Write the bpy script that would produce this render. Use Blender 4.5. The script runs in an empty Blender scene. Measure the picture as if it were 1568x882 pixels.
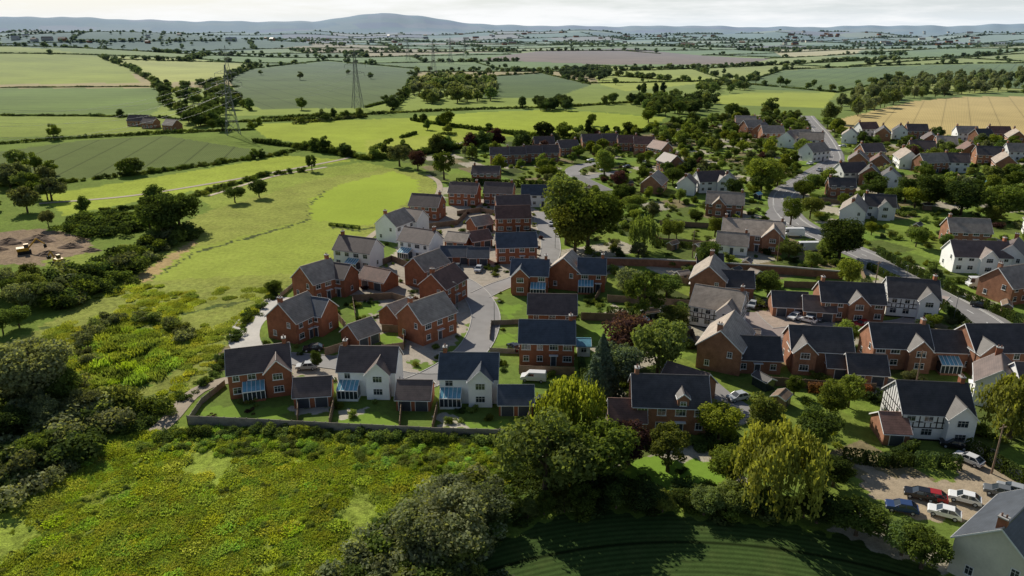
import bpy, math, random
import numpy as np
from mathutils import Vector, Matrix
random.seed(7); rng=np.random.default_rng(7)
R=math.radians
CH=64.0; P=R(19.5); F=1120.0
cP,sP=math.cos(P),math.sin(P)
scene=bpy.context.scene
U=random.uniform
# ------------------------------------------------------------------ terrain
HX=[-400,0,100,200,300,400,480,530,560,585,610,640,700,760,850,950,1050,1150,1250,1350,1450,1568,2000]
HY=[33,29,28,31,33,33,33,26,23,20,21,24,33,38,39,40,39,41,41,39,40,37,35]
def sst(a,b,x):
    t=np.clip((x-a)/(b-a),0,1); return t*t*(3-2*t)
def H(x,y):
    x=np.asarray(x,float); y=np.asarray(y,float)
    r=np.hypot(x,y)
    s=sst(520,1800,r)
    h=s*(5*np.sin(x/310+1)*np.cos(y/420)+3.0*np.sin((x*0.8+y)/230.0)+2*np.sin(x/140-y/370))
    h=h+50*np.exp(-((x+1350)/720)**2-((y-2650)/330)**2)
    h=h+26*np.exp(-((x+1000)/420)**2-((y-1500)/330)**2)
    h=h+26*np.exp(-((x-1500)/500)**2-((y-1900)/400)**2)
    ys=np.where(y>50,y,50.0)
    px=784+F/cP*x/ys
    px=np.where(y>50,px,2000)
    top=np.interp(px,HX,HY)
    hh=64+(44-top)/F*0.89*8600
    hh=hh+4*np.sin(px/17.0)+3*np.sin(px/7.3+1)
    low=40+10*np.sin(px/60.0)+6*np.sin(px/23.0)
    h=h+low*sst(4200,5200,r)*(1-sst(5300,6200,r))
    h=h*(1-sst(6500,8600,r))+hh*sst(6500,8600,r)
    return h
TT=50*1.006**np.arange(930)
def G(px,py):
    u=(px-784)/F; v=(441-py)/F
    dx,dy,dz=u,cP+v*sP,-sP+v*cP
    if dz<-1e-4:
        t=CH/-dz
        if t*math.hypot(dx,dy)<515: return (t*dx,t*dy)
    n=math.hypot(dx,dy)
    t=TT/n
    below=(CH+t*dz)<H(t*dx,t*dy)
    i=int(np.argmax(below)) if below.any() else len(TT)-1
    return (t[i]*dx,t[i]*dy)
def GP(pts): return [G(*p) for p in pts]
def inpoly(poly,X,Y):
    poly=np.array(poly); ins=np.zeros(X.shape,bool)
    x0,y0=poly.min(0)-3; x1,y1=poly.max(0)+3
    idx=np.nonzero((X>x0)&(X<x1)&(Y>y0)&(Y<y1))
    xs=X[idx]; ys=Y[idx]; r=np.zeros(xs.shape,bool)
    n=len(poly)
    for i in range(n):
        ax,ay=poly[i]; bx,by=poly[(i+1)%n]
        if ay==by: continue
        c=((ay>ys)!=(by>ys))&(xs<(bx-ax)*(ys-ay)/(by-ay)+ax)
        r^=c
    ins[idx]=r
    return ins
def inp1(poly,x,y): return bool(inpoly(poly,np.array([x]),np.array([y]))[0])
# ------------------------------------------------------------------ materials
def newmat(name):
    m=bpy.data.materials.new(name); m.use_nodes=True
    nt=m.node_tree; nt.nodes.clear()
    o=nt.nodes.new('ShaderNodeOutputMaterial')
    return m,nt,o
def N(nt,t,**k):
    n=nt.nodes.new(t)
    for a,b in k.items(): setattr(n,a,b)
    return n
def math_(nt,op,a,b=None,c=None):
    n=N(nt,'ShaderNodeMath',operation=op)
    for i,q in enumerate((a,b,c)):
        if q is None: continue
        if isinstance(q,(int,float)): n.inputs[i].default_value=q
        else: nt.links.new(q,n.inputs[i])
    return n.outputs[0]
def mixc(nt,fac,a,b,bt='MIX'):
    n=N(nt,'ShaderNodeMix',data_type='RGBA',blend_type=bt)
    if isinstance(fac,(int,float)): n.inputs[0].default_value=fac
    else: nt.links.new(fac,n.inputs[0])
    for i,q in ((6,a),(7,b)):
        if isinstance(q,tuple): n.inputs[i].default_value=(*q[:3],1)
        else: nt.links.new(q,n.inputs[i])
    return n.outputs[2]
def noise(nt,vec,scale,det=3,rough=.5):
    n=N(nt,'ShaderNodeTexNoise'); n.inputs['Scale'].default_value=scale
    n.inputs['Detail'].default_value=det; n.inputs['Roughness'].default_value=rough
    nt.links.new(vec,n.inputs['Vector']); return n.outputs['Fac']
def mapr(nt,v,a,b,c,d):
    n=N(nt,'ShaderNodeMapRange'); nt.links.new(v,n.inputs[0])
    for i,q in enumerate((a,b,c,d)): n.inputs[i+1].default_value=q
    return n.outputs[0]
def vscale(nt,col,val):
    n=N(nt,'ShaderNodeVectorMath',operation='SCALE'); nt.links.new(col,n.inputs[0])
    if isinstance(val,(int,float)): n.inputs['Scale'].default_value=val
    else: nt.links.new(val,n.inputs['Scale'])
    return n.outputs[0]
def painted_haze(nt,col,pos):  # aerial haze painted into the base colour, bluer with distance from the origin
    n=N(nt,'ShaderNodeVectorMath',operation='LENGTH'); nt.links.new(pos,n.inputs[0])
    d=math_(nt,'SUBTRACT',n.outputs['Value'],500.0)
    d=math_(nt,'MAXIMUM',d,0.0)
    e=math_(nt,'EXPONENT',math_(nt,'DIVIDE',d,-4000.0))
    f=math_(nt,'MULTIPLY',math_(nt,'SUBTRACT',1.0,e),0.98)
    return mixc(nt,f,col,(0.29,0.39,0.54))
def simple(name,col,rough=.8,var=.25,scale=1.5,bands=0,spec=.3,metal=0,bump=0):
    m,nt,o=newmat(name)
    b=N(nt,'ShaderNodeBsdfPrincipled'); tc=N(nt,'ShaderNodeTexCoord')
    c=N(nt,'ShaderNodeRGB'); c.outputs[0].default_value=(*col,1)
    ob=tc.outputs['Object']
    n1=noise(nt,ob,scale,4,.6); n2=noise(nt,ob,scale*9,2)
    v=math_(nt,'ADD',mapr(nt,n1,.3,.7,1-var,1+var),mapr(nt,n2,.3,.7,-var*.5,var*.5))
    if bands:
        s=N(nt,'ShaderNodeSeparateXYZ'); nt.links.new(ob,s.inputs[0])
        w=math_(nt,'FRACT',math_(nt,'MULTIPLY',s.outputs[2],bands))
        v=math_(nt,'MULTIPLY',v,mapr(nt,w,0,1,.84,1.1))
    oi=N(nt,'ShaderNodeObjectInfo')
    v=math_(nt,'MULTIPLY',v,mapr(nt,oi.outputs['Random'],0,1,.82,1.18))
    nt.links.new(vscale(nt,c.outputs[0],v),b.inputs['Base Color'])
    b.inputs['Roughness'].default_value=rough
    b.inputs['Specular IOR Level'].default_value=spec
    b.inputs['Metallic'].default_value=metal
    if bump:
        bp=N(nt,'ShaderNodeBump'); bp.inputs['Strength'].default_value=bump; bp.inputs['Distance'].default_value=.1
        nt.links.new(n2,bp.inputs['Height']); nt.links.new(bp.outputs[0],b.inputs['Normal'])
    nt.links.new(b.outputs[0],o.inputs[0]); return m
M=dict(
 brick=simple('brick',(.31,.118,.062),.9,.22,.8,bands=6),
 brick2=simple('old_brick',(.31,.15,.09),.9,.25,.8,bands=6),
 white=simple('white_render',(.84,.84,.83),.85,.05,.5),
 cream=simple('cream_render',(.66,.62,.52),.85,.08,.5),
 brown=simple('brown_tile',(.135,.098,.086),.6,.25,.7,bands=4,spec=.5),
 red=simple('red_tile',(.20,.11,.085),.65,.28,.7,bands=4,spec=.4),
 slate=simple('slate_tile',(.075,.086,.105),.45,.25,.7,bands=4,spec=.5),
 tan=simple('tan_sunlit_tile',(.34,.28,.225),.7,.25,.7,bands=4,spec=.5),  # tan tile; its pale tone also paints in sunlight on the brighter slopes
 dark=simple('dark_tile',(.072,.064,.062),.6,.3,.7,bands=4,spec=.5),
 trim=simple('white_trim',(.78,.78,.77),.5,.03,1),
 glass=simple('window_glass',(.03,.04,.05),.08,.2,.4,spec=.8),
 croof=simple('conservatory_glass',(.15,.36,.46),.15,.25,.8,spec=.7),
 door=simple('painted_door',(.06,.07,.09),.4,.1,1),
 timber=simple('black_timber',(.025,.02,.018),.7,.2,2),
 wood=simple('fence_wood',(.23,.16,.11),.85,.25,.6),
 woodg=simple('weathered_fence_wood',(.32,.28,.23),.85,.25,.6),
 asphalt=simple('asphalt',(.23,.22,.215),.7,.13,.05),
 paving=simple('block_paving',(.38,.31,.28),.85,.14,.12),
 concrete=simple('pale_concrete',(.54,.51,.46),.85,.1,.15),
 gravel=simple('gravel',(.42,.35,.26),.9,.15,.2),
 kerb=simple('kerb_stone',(.42,.41,.39),.8,.1,1),
 paint=simple('road_paint',(.78,.78,.75),.6,.1,2),
 steel=simple('galvanised_steel',(.20,.21,.21),.5,.1,1,metal=.3),
 rubber=simple('tyre_rubber',(.02,.02,.02),.8,.1,3),
 soil=simple('bare_soil',(.21,.14,.09),.95,.3,.3,bump=.6),
 bark=simple('bark',(.10,.075,.05),.95,.3,2),
)
CARC={'white':(.78,.78,.78),'silver':(.42,.44,.46),'black':(.015,.016,.02),'red':(.40,.02,.02),'blue':(.03,.06,.16),'grey':(.12,.13,.14)}
for k,c in CARC.items(): M['car_'+k]=simple('car_paint_'+k,c,.25,.03,.5,spec=.6)
M['yellow']=simple('digger_yellow',(.55,.30,.03),.5,.1,1)
LMC={}
def leafmat(col):
    k_=tuple(round(c,4) for c in col)
    if k_ in LMC: return LMC[k_]
    m,nt,o=newmat('leaves')
    oi=N(nt,'ShaderNodeObjectInfo'); at=N(nt,'ShaderNodeAttribute',attribute_name='tint'); ge=N(nt,'ShaderNodeNewGeometry')
    cr=N(nt,'ShaderNodeRGB'); cr.outputs[0].default_value=(k_[0]*1.6,k_[1]*1.55,k_[2]*1.4,1)
    v=math_(nt,'MULTIPLY',at.outputs['Fac'],mapr(nt,oi.outputs['Random'],0,1,.68,1.32))
    c=vscale(nt,cr.outputs[0],v)
    hs=N(nt,'ShaderNodeHueSaturation'); r2=math_(nt,'FRACT',math_(nt,'MULTIPLY',oi.outputs['Random'],17.0))
    nt.links.new(mapr(nt,r2,0,1,.488,.525),hs.inputs['Hue']); nt.links.new(mapr(nt,r2,0,1,1.03,.85),hs.inputs['Saturation']); nt.links.new(c,hs.inputs['Color'])
    c=painted_haze(nt,hs.outputs[0],ge.outputs['Position'])
    d=N(nt,'ShaderNodeBsdfDiffuse'); nt.links.new(c,d.inputs[0])
    t=N(nt,'ShaderNodeBsdfTranslucent'); nt.links.new(mixc(nt,1.0,c,(1.45,1.4,.6),'MULTIPLY'),t.inputs[0])
    mx=N(nt,'ShaderNodeMixShader'); mx.inputs[0].default_value=.42
    nt.links.new(d.outputs[0],mx.inputs[1]); nt.links.new(t.outputs[0],mx.inputs[2])
    nt.links.new(mx.outputs[0],o.inputs[0])
    LMC[k_]=m; return m
M['leaf']=leafmat((.075,.115,.022))
# ground
m,nt,o=newmat('ground_cover'); M['ground']=m
ge=N(nt,'ShaderNodeNewGeometry'); pos=ge.outputs['Position']
lc=N(nt,'ShaderNodeAttribute',attribute_name='lc'); rg=N(nt,'ShaderNodeAttribute',attribute_name='rg')
st=N(nt,'ShaderNodeAttribute',attribute_name='st'); sa=N(nt,'ShaderNodeAttribute',attribute_name='sa')
n0=noise(nt,pos,.012,4); n1=noise(nt,pos,.09,4,.6); n2=noise(nt,pos,.8,4,.65); n3=noise(nt,pos,4.5,3,.6)
a0=mapr(nt,n0,.3,.7,-.14,.14); a1=mapr(nt,n1,.3,.7,-.28,.28); a2=mapr(nt,n2,.3,.7,-.5,.5); a3=mapr(nt,n3,.3,.7,-.45,.45)
q=math_(nt,'ADD',math_(nt,'ADD',a1,a2),a3)
q=math_(nt,'ADD',math_(nt,'MULTIPLY',q,rg.outputs['Fac']),math_(nt,'ADD',a0,1.0))
fr=math_(nt,'ABSOLUTE',math_(nt,'SUBTRACT',math_(nt,'FRACT',st.outputs['Fac']),.5))
ln=mapr(nt,fr,.455,.485,0,1)
fr2=math_(nt,'ABSOLUTE',math_(nt,'SUBTRACT',math_(nt,'FRACT',math_(nt,'MULTIPLY',st.outputs['Fac'],16.0)),.5))
fin=mapr(nt,fr2,.1,.4,.0,.34)
s_=math_(nt,'MULTIPLY',sa.outputs['Fac'],math_(nt,'ADD',math_(nt,'MULTIPLY',ln,.42),fin))
q=math_(nt,'MULTIPLY',q,math_(nt,'SUBTRACT',1.0,s_)); q=math_(nt,'MAXIMUM',q,.15)
c=vscale(nt,lc.outputs['Color'],q)
dry=math_(nt,'MULTIPLY',mapr(nt,noise(nt,pos,.22,4,.6),.5,.72,0,.45),rg.outputs['Fac'])
c=mixc(nt,dry,c,vscale(nt,mixc(nt,.5,lc.outputs['Color'],(.32,.25,.10)),q))
c=painted_haze(nt,c,pos)
b=N(nt,'ShaderNodeBsdfPrincipled'); b.inputs['Roughness'].default_value=1; b.inputs['Specular IOR Level'].default_value=.05
nt.links.new(c,b.inputs['Base Color'])
bp=N(nt,'ShaderNodeBump'); bp.inputs['Distance'].default_value=.35
nt.links.new(math_(nt,'MULTIPLY',rg.outputs['Fac'],.9),bp.inputs['Strength'])
nt.links.new(math_(nt,'ADD',n2,math_(nt,'MULTIPLY',n3,.4)),bp.inputs['Height']); nt.links.new(bp.outputs[0],b.inputs['Normal'])
nt.links.new(b.outputs[0],o.inputs[0])
# ------------------------------------------------------------------ ground sheet
ang=np.concatenate([np.arange(-180,-42,4.0),np.arange(-42,42,.11),np.arange(42,180,4.0)])*math.pi/180
rr=[0.5,10,25,40,50]
r=56.0
while r<12500:
    rr.append(r)
    r+=min(max(r*r/(CH*F)*1.25*1.05,.12),26) if r<4200 else r*.012
rr=np.array(rr)
nr,na=len(rr),len(ang)
A,RR=np.meshgrid(ang,rr)
X=RR*np.sin(A); Y=RR*np.cos(A); Z=H(X,Y)
Xj=X+.6*np.sin(Y*.9)+.5*np.sin(Y*2.3+X); Yj=Y+.6*np.sin(X*.8)+.5*np.sin(X*2.1-Y)
LC=np.empty(X.shape+(3,)); LC[:]=(.085,.12,.022)
RG=np.full(X.shape,.5); ST=np.zeros(X.shape); SA=np.zeros(X.shape)
CW,CD=430.,300.
th=.35; xr=X*math.cos(th)+Y*math.sin(th)+25*np.sin(Y/170); yr=-X*math.sin(th)+Y*math.cos(th)+25*np.sin(X/210)
row=np.floor(yr/CD); col=np.floor((xr+row*97)/CW)
hsh=np.abs(np.sin(row*12.9898+col*78.233)*43758.5453)%1
pal=np.array([(.14,.175,.035),(.10,.14,.03),(.09,.12,.03),(.17,.19,.045),(.12,.15,.03),(.22,.18,.09),(.13,.10,.065),(.08,.11,.03),(.19,.20,.06),(.11,.15,.035)])
far=RR>620
LC[far]=pal[(hsh[far]*len(pal)).astype(int)]; RG[far]=.25
def paint(poly,col,rough=.5,stripe=0,ang_=0,sp=18,center=None,world=False):
    w=poly if world else GP(poly)
    k=inpoly(w,Xj,Yj); LC[k]=col; RG[k]=rough; SA[k]=stripe
    if stripe:
        if center: ST[k]=np.hypot(X[k]-center[0],Y[k]-center[1])/sp
        else: a=R(ang_); ST[k]=(X[k]*math.cos(a)+Y[k]*math.sin(a))/sp
YG=(.185,.21,.036); MG=(.125,.155,.03); DG=(.065,.092,.027); BG=(.17,.205,.028)
paint([(0,58),(430,52),(480,70),(300,82),(0,80)],(.06,.085,.03),.3)
paint([(-300,84),(150,86),(195,105),(215,127),(-300,134)],YG,.2,.4,70,26)
paint([(152,86),(300,91),(395,101),(335,124),(250,127),(200,104)],(.24,.25,.065),.2,.3,70,26)
paint([(-300,137),(240,135),(250,160),(230,178),(-300,174)],(.10,.14,.034),.2,.6,85,24)
paint([(-300,180),(230,180),(330,190),(300,203),(-300,220)],MG,.4)
paint([(345,112),(500,94),(640,108),(622,150),(560,165),(400,168),(365,150)],(.072,.096,.034),.15,.6,30,24)
paint([(640,84),(760,80),(1000,98),(900,108),(640,100)],(.10,.135,.035),.2)
paint([(735,118),(830,112),(905,130),(850,150),(740,150)],DG,.2,.6,50,24)
paint([(735,92),(830,78),(960,74),(1180,90),(1150,98),(900,98)],(.15,.11,.08),.2,.4,20,24)
paint([(1180,76),(1330,73),(1310,84),(1200,88)],(.30,.26,.12),.2)
paint([(900,100),(1060,105),(1100,125),(960,140),(920,130)],YG,.2)
paint([(-300,240),(-100,236),(0,232),(130,215),(250,208),(425,235),(240,262),(100,277),(0,252),(-300,270)],(.074,.098,.030),.2,.8,12,17)
paint([(380,190),(640,180),(740,172),(860,168),(1020,180),(985,205),(900,212),(720,208),(700,222),(560,234),(410,212)],BG,.3)
paint([(560,215),(700,205),(720,215),(660,228),(560,236)],YG,.3)
paint([(870,160),(960,150),(1010,165),(1000,178),(880,168)],MG,.3)
paint([(60,300),(440,238),(545,246),(420,262),(300,292),(100,330)],BG,.45)
paint([(300,300),(420,268),(560,248),(600,258),(480,275),(330,322)],(.14,.17,.032),.6)
paint([(180,430),(215,395),(300,330),(480,275),(600,258),(665,268),(672,300),(600,345),(470,420),(430,445)],(.145,.162,.036),.6)
paint([(475,305),(520,283),(600,262),(640,275),(642,298),(570,345),(505,345),(475,335)],(.17,.215,.028),.15)
paint([(280,385),(475,335),(560,350),(470,418),(330,425),(230,430)],(.155,.185,.033),.4)
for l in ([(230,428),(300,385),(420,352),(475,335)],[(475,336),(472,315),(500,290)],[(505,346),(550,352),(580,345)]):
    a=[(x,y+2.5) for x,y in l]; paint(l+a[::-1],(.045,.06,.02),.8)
paint([(30,520),(180,430),(435,440),(395,475),(350,520),(320,570),(240,640),(90,600)],(.135,.152,.035),.75)
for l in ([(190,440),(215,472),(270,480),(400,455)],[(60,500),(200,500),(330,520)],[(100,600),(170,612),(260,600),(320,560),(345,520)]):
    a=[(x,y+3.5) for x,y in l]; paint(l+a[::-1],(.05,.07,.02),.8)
paint([(205,425),(300,365),(305,370),(225,432)],(.22,.16,.08),.5)
paint([(195+78*math.cos(t),545+48*math.sin(t)) for t in np.linspace(0,6.28,20)],(.08,.13,.02),.9)
paint([(-60,362),(60,350),(130,362),(150,385),(60,408),(-60,400)],(.15,.11,.08),.7)
paint([(60,400),(150,385),(165,400),(90,420)],MG,.7)
paint([(1265,188),(1400,155),(1480,148),(1900,150),(1900,216),(1568,214),(1420,208),(1330,204)],(.31,.24,.11),.15,.5,-30,18)
paint([(1130,128),(1200,108),(1568,98),(1900,98),(1900,142),(1568,137),(1380,121),(1280,140),(1150,138)],(.09,.125,.035),.2,.9,-35,22)
paint([(1060,152),(1150,142),(1280,142),(1262,166),(1100,160)],YG,.2)
paint([(1340,92),(1568,78),(1900,78),(1900,94),(1568,95),(1300,102)],YG,.2,.6,20,24)
# village ground
VIL=[(436,445),(470,418),(600,345),(675,300),(660,268),(600,240),(720,215),(900,212),(1000,200),(1130,175),(1250,182),(1300,205),(1900,215),(1900,700),(1568,882),(1400,882),(1240,800),(1060,780),(820,740),(800,668),(290,652),(320,570),(350,520),(395,475)]
VW=GP(VIL)
k=inpoly(VW,Xj,Yj)
th=.5; xr=X*math.cos(th)+Y*math.sin(th); yr=-X*math.sin(th)+Y*math.cos(th)
row=np.floor(yr/13); col=np.floor((xr+row*4.7)/10)
hsh=np.abs(np.sin(row*12.9898+col*78.233)*43758.5453)%1
pal=np.array([(.085,.13,.026),(.07,.10,.022),(.10,.14,.028),(.06,.08,.022),(.10,.14,.026),(.22,.20,.17),(.05,.065,.02),(.09,.12,.024),(.12,.10,.06),(.09,.12,.024)])
LC[k]=pal[(hsh[k]*10).astype(int)]; RG[k]=.45
paint([(-400,1100),(-400,800),(0,772),(120,705),(200,668),(290,655),(660,668),(800,672),(800,745),(700,1000),(600,1100)],(.130,.165,.027),.95)
paint([(700,1000),(742,850),(790,812),(870,792),(960,786),(1060,790),(1250,812),(1400,860),(1560,960),(1500,1100),(700,1100)],(.040,.067,.018),.3,1,0,15,center=(22,20))
paint([(940,720),(1000,700),(1110,710),(1130,760),(1050,748),(960,762)],(.10,.165,.024),.15)
EST=[(436,450),(520,405),(620,345),(690,300),(850,300),(845,395),(930,440),(940,470),(890,520),(830,655),(300,645),(370,565),(420,500)]
paint(EST,(.078,.112,.025),.35)
for pl in ([(625,330),(760,300),(850,330),(840,420),(770,440),(700,520),(660,560),(600,540),(560,470),(520,440),(600,400)],[(440,545),(620,540),(660,600),(520,590),(440,575)]):
    paint(pl,(.215,.19,.17),.35)
for pl in ([(540,465),(580,460),(590,480),(545,485)],[(578,510),(612,508),(618,530),(585,532)],[(750,515),(792,510),(792,530),(755,530)],[(895,505),(960,505),(950,522),(900,520)],[(700,645),(790,645),(800,662),(700,660)],[(520,635),(600,632),(610,655),(515,655)],[(320,620),(440,625),(440,645),(310,642)],[(780,490),(760,470),(800,465)]):
    paint(pl,(.10,.155,.026),.2)
for pl in ([(525,625),(560,628),(555,640),(520,638)],[(672,632),(700,635),(715,658),(668,655)],[(440,620),(505,625),(500,635),(440,630)]):
    paint(pl,(.26,.24,.21),.3)
paint([(1310,700),(1365,730),(1460,735),(1490,672),(1520,690),(1600,760),(1568,790),(1460,800),(1400,790),(1335,765)],(.21,.17,.13),.35)
paint([(1130,480),(1180,475),(1280,500),(1290,520),(1200,530),(1150,510)],(.22,.175,.155),.3)
lum=LC.sum(-1,keepdims=True); LC=np.where(lum>.135,LC*np.array([1.85,1.85,1.7]),LC*1.45)
me=bpy.data.meshes.new('ground'); nv=nr*na
me.vertices.add(nv); me.vertices.foreach_set('co',np.stack([X,Y,Z],-1).astype(np.float32).ravel())
ii,jj=np.meshgrid(np.arange(nr-1),np.arange(na),indexing='ij'); j2=(jj+1)%na
qd=np.stack([ii*na+jj,ii*na+j2,(ii+1)*na+j2,(ii+1)*na+jj],-1).reshape(-1,4)[:,::-1]
nf=len(qd); me.loops.add(nf*4); me.loops.foreach_set('vertex_index',qd.astype(np.int32).ravel())
me.polygons.add(nf); me.polygons.foreach_set('loop_start',np.arange(0,nf*4,4,dtype=np.int32))
me.polygons.foreach_set('use_smooth',np.ones(nf,bool))
me.update(calc_edges=True)
ca=me.attributes.new('lc','FLOAT_COLOR','POINT')
ca.data.foreach_set('color',np.concatenate([LC,np.ones(X.shape+(1,))],-1).astype(np.float32).ravel())
for nm,ar in (('rg',RG),('st',ST),('sa',SA)):
    a_=me.attributes.new(nm,'FLOAT','POINT'); a_.data.foreach_set('value',ar.astype(np.float32).ravel())
me.materials.append(M['ground'])
ob=bpy.data.objects.new('ground',me); scene.collection.objects.link(ob)
# ------------------------------------------------------------------ mesh builder
class MB:
    def __init__(s): s.v=[];s.f=[];s.m=[];s.mats=[]
    def mi(s,k):
        if k not in s.mats: s.mats.append(k)
        return s.mats.index(k)
    def face(s,pts,m):
        b=len(s.v); s.v+=[tuple(p) for p in pts]; s.f.append(tuple(range(b,b+len(pts)))); s.m.append(s.mi(m))
    def hexa(s,p,m):
        b=len(s.v); s.v+=[tuple(q) for q in p]; k=s.mi(m)
        for q in ((0,3,2,1),(4,5,6,7),(0,1,5,4),(1,2,6,5),(2,3,7,6),(3,0,4,7)):
            s.f.append(tuple(b+i for i in q)); s.m.append(k)
    def box(s,x0,x1,y0,y1,z0,z1,m):
        s.hexa([(x0,y0,z0),(x1,y0,z0),(x1,y1,z0),(x0,y1,z0),(x0,y0,z1),(x1,y0,z1),(x1,y1,z1),(x0,y1,z1)],m)
    def beam(s,a,b,w,m,w2=None):
        a=Vector(a);b=Vector(b);d=(b-a)
        if d.length<1e-5:return
        d.normalize(); u=d.cross(Vector((0,0,1)))
        if u.length<.05: u=Vector((1,0,0))
        u.normalize(); v=d.cross(u).normalized(); w2=w if w2 is None else w2
        u1,v1,u2,v2=u*w/2,v*w/2,u*w2/2,v*w2/2
        s.hexa([a-u1-v1,a+u1-v1,a+u1+v1,a-u1+v1,b-u2-v2,b+u2-v2,b+u2+v2,b-u2+v2],m)
    def cyl(s,a,b,r1,r2,m,n=10):
        a=Vector(a);b=Vector(b);d=(b-a).normalized(); u=d.cross(Vector((0,0,1)))
        if u.length<.05:u=Vector((1,0,0))
        u.normalize(); v=d.cross(u); k=s.mi(m); base=len(s.v)
        for c,r in ((a,r1),(b,r2)):
            for i in range(n):
                t=2*math.pi*i/n; s.v.append(tuple(c+u*r*math.cos(t)+v*r*math.sin(t)))
        for i in range(n):
            j=(i+1)%n; s.f.append((base+i,base+j,base+n+j,base+n+i)); s.m.append(k)
        s.f.append(tuple(base+i for i in range(n))[::-1]); s.m.append(k)
        s.f.append(tuple(base+n+i for i in range(n))); s.m.append(k)
    def mesh(s,name):
        me=bpy.data.meshes.new(name); me.from_pydata(s.v,[],s.f)
        for k in s.mats: me.materials.append(M[k])
        me.polygons.foreach_set('material_index',s.m); me.update(); return me
def addobj(name,me,x=0,y=0,z=0,rz=0,sc=(1,1,1),coll=None,col=None):
    ob=bpy.data.objects.new(name,me); ob.location=(x,y,z); ob.rotation_euler=(0,0,rz); ob.scale=sc
    if col:
        s=ob.material_slots[0]; s.link='OBJECT'; s.material=leafmat(col)
    (coll or scene.collection).objects.link(ob); return ob
OCC=[]
# ------------------------------------------------------------------ roads
def smooth(pts,step=2.5):
    P_=[np.array(p) for p in pts]; P_=[2*P_[0]-P_[1]]+P_+[2*P_[-1]-P_[-2]]; out=[]
    for i in range(1,len(P_)-2):
        p0,p1,p2,p3=P_[i-1:i+3]; n=max(2,int(np.linalg.norm(p2-p1)/step))
        for k in range(n):
            t=k/n; out.append(.5*((2*p1)+(-p0+p2)*t+(2*p0-5*p1+4*p2-p3)*t*t+(-p0+3*p1-3*p2+p3)*t**3))
    out.append(P_[-2]); return np.array(out)
def offs(c,d):
    t=np.gradient(c,axis=0); t/=np.linalg.norm(t,axis=1)[:,None]+1e-9
    return c+np.stack([t[:,1],-t[:,0]],1)*d
zl=[.02]
def strip(mb,c,d0,d1,z0,z1,m):
    a=offs(c,d0); b=offs(c,d1)
    hh=H(c[:,0],c[:,1])
    for i in range(len(c)-1):
        if z1-z0<.01:
            mb.face([(*a[i],z1+hh[i]),(*b[i],z1+hh[i]),(*b[i+1],z1+hh[i+1]),(*a[i+1],z1+hh[i+1])],m)
        else:
            mb.hexa([(*a[i],z0+hh[i]),(*b[i],z0+hh[i]),(*b[i+1],z0+hh[i+1]),(*a[i+1],z0+hh[i+1]),(*a[i],z1+hh[i]),(*b[i],z1+hh[i]),(*b[i+1],z1+hh[i+1]),(*a[i+1],z1+hh[i+1])],m)
def road(name,px,w,m='asphalt',kerb=True,pave=0,marks=False):
    c=smooth(GP(px)); mb=MB(); z=zl[0]; zl[0]+=.006
    strip(mb,c,-w/2,w/2,z,z,m)
    if kerb:
        for sgn in (-1,1):
            e=sorted((sgn*w/2,sgn*(w/2+.18))); strip(mb,c,e[0],e[1],0,.13,'kerb')
            if pave:
                e=sorted((sgn*(w/2+.18),sgn*(w/2+.18+pave))); strip(mb,c,e[0],e[1],z+.09,z+.09,'asphalt')
    if marks:
        for i in range(0,len(c)-2,3): strip(mb,c[i:i+2],-.08,.08,z+.005,z+.005,'paint')
        strip(mb,c,w/2-.35,w/2-.22,z+.005,z+.005,'paint'); strip(mb,c,-(w/2-.22),-(w/2-.35),z+.005,z+.005,'paint')
    addobj(name,mb.mesh(name))
    for q in c[::2]: OCC.append((q[0],q[1],w/2+.8+pave))
road('main_road',[(1700,600),(1545,518),(1500,486),(1440,452),(1390,425),(1335,396),(1270,368),(1215,338),(1198,312),(1205,292),(1240,270),(1274,247),(1272,228),(1258,205),(1245,190),(1235,178)],7.0,pave=1.7,marks=True)
road('estate_road',[(628,592),(662,578),(700,556),(728,530),(742,500),(742,475),(726,448),(700,430),(672,425)],6.6,pave=0)
road('estate_road',[(735,452),(765,438),(800,425),(838,398),(843,370),(834,345),(828,325)],5.8)
road('estate_road',[(672,582),(620,580),(540,560),(480,552),(430,548)],5.2)
road('shared_drive',[(395,545),(375,525),(378,500),(400,478),(432,455)],6.5,'concrete',False)
road('close_road',[(1290,500),(1240,505),(1180,510),(1150,490),(1140,478)],5.6,'paving')
road('close_road',[(1440,452),(1400,490),(1330,500),(1280,502)],4.2,'paving')
road('close_road',[(960,262),(920,268),(890,272),(876,262),(890,254),(920,250)],6.5,'asphalt')
road('close_road',[(880,268),(905,280),(930,292)],5,'asphalt')
road('village_lane',[(1198,312),(1180,330),(1200,360)],4,'asphalt',False)
road('close_road',[(1075,590),(1100,612),(1120,625),(1130,640)],7,'asphalt',False)
road('garden_path',[(235,665),(262,640),(290,608),(320,590),(370,578)],3.2,'gravel',False)
road('garden_path',[(560,368),(585,350),(625,330),(668,300),(672,280),(655,268)],2.4,'gravel',False)
road('farm_track',[(60,312),(200,300),(330,280),(430,262),(520,245),(545,238)],2.6,'gravel',False)
road('farm_track',[(320,300),(420,270),(500,256)],2,'gravel',False)
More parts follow.
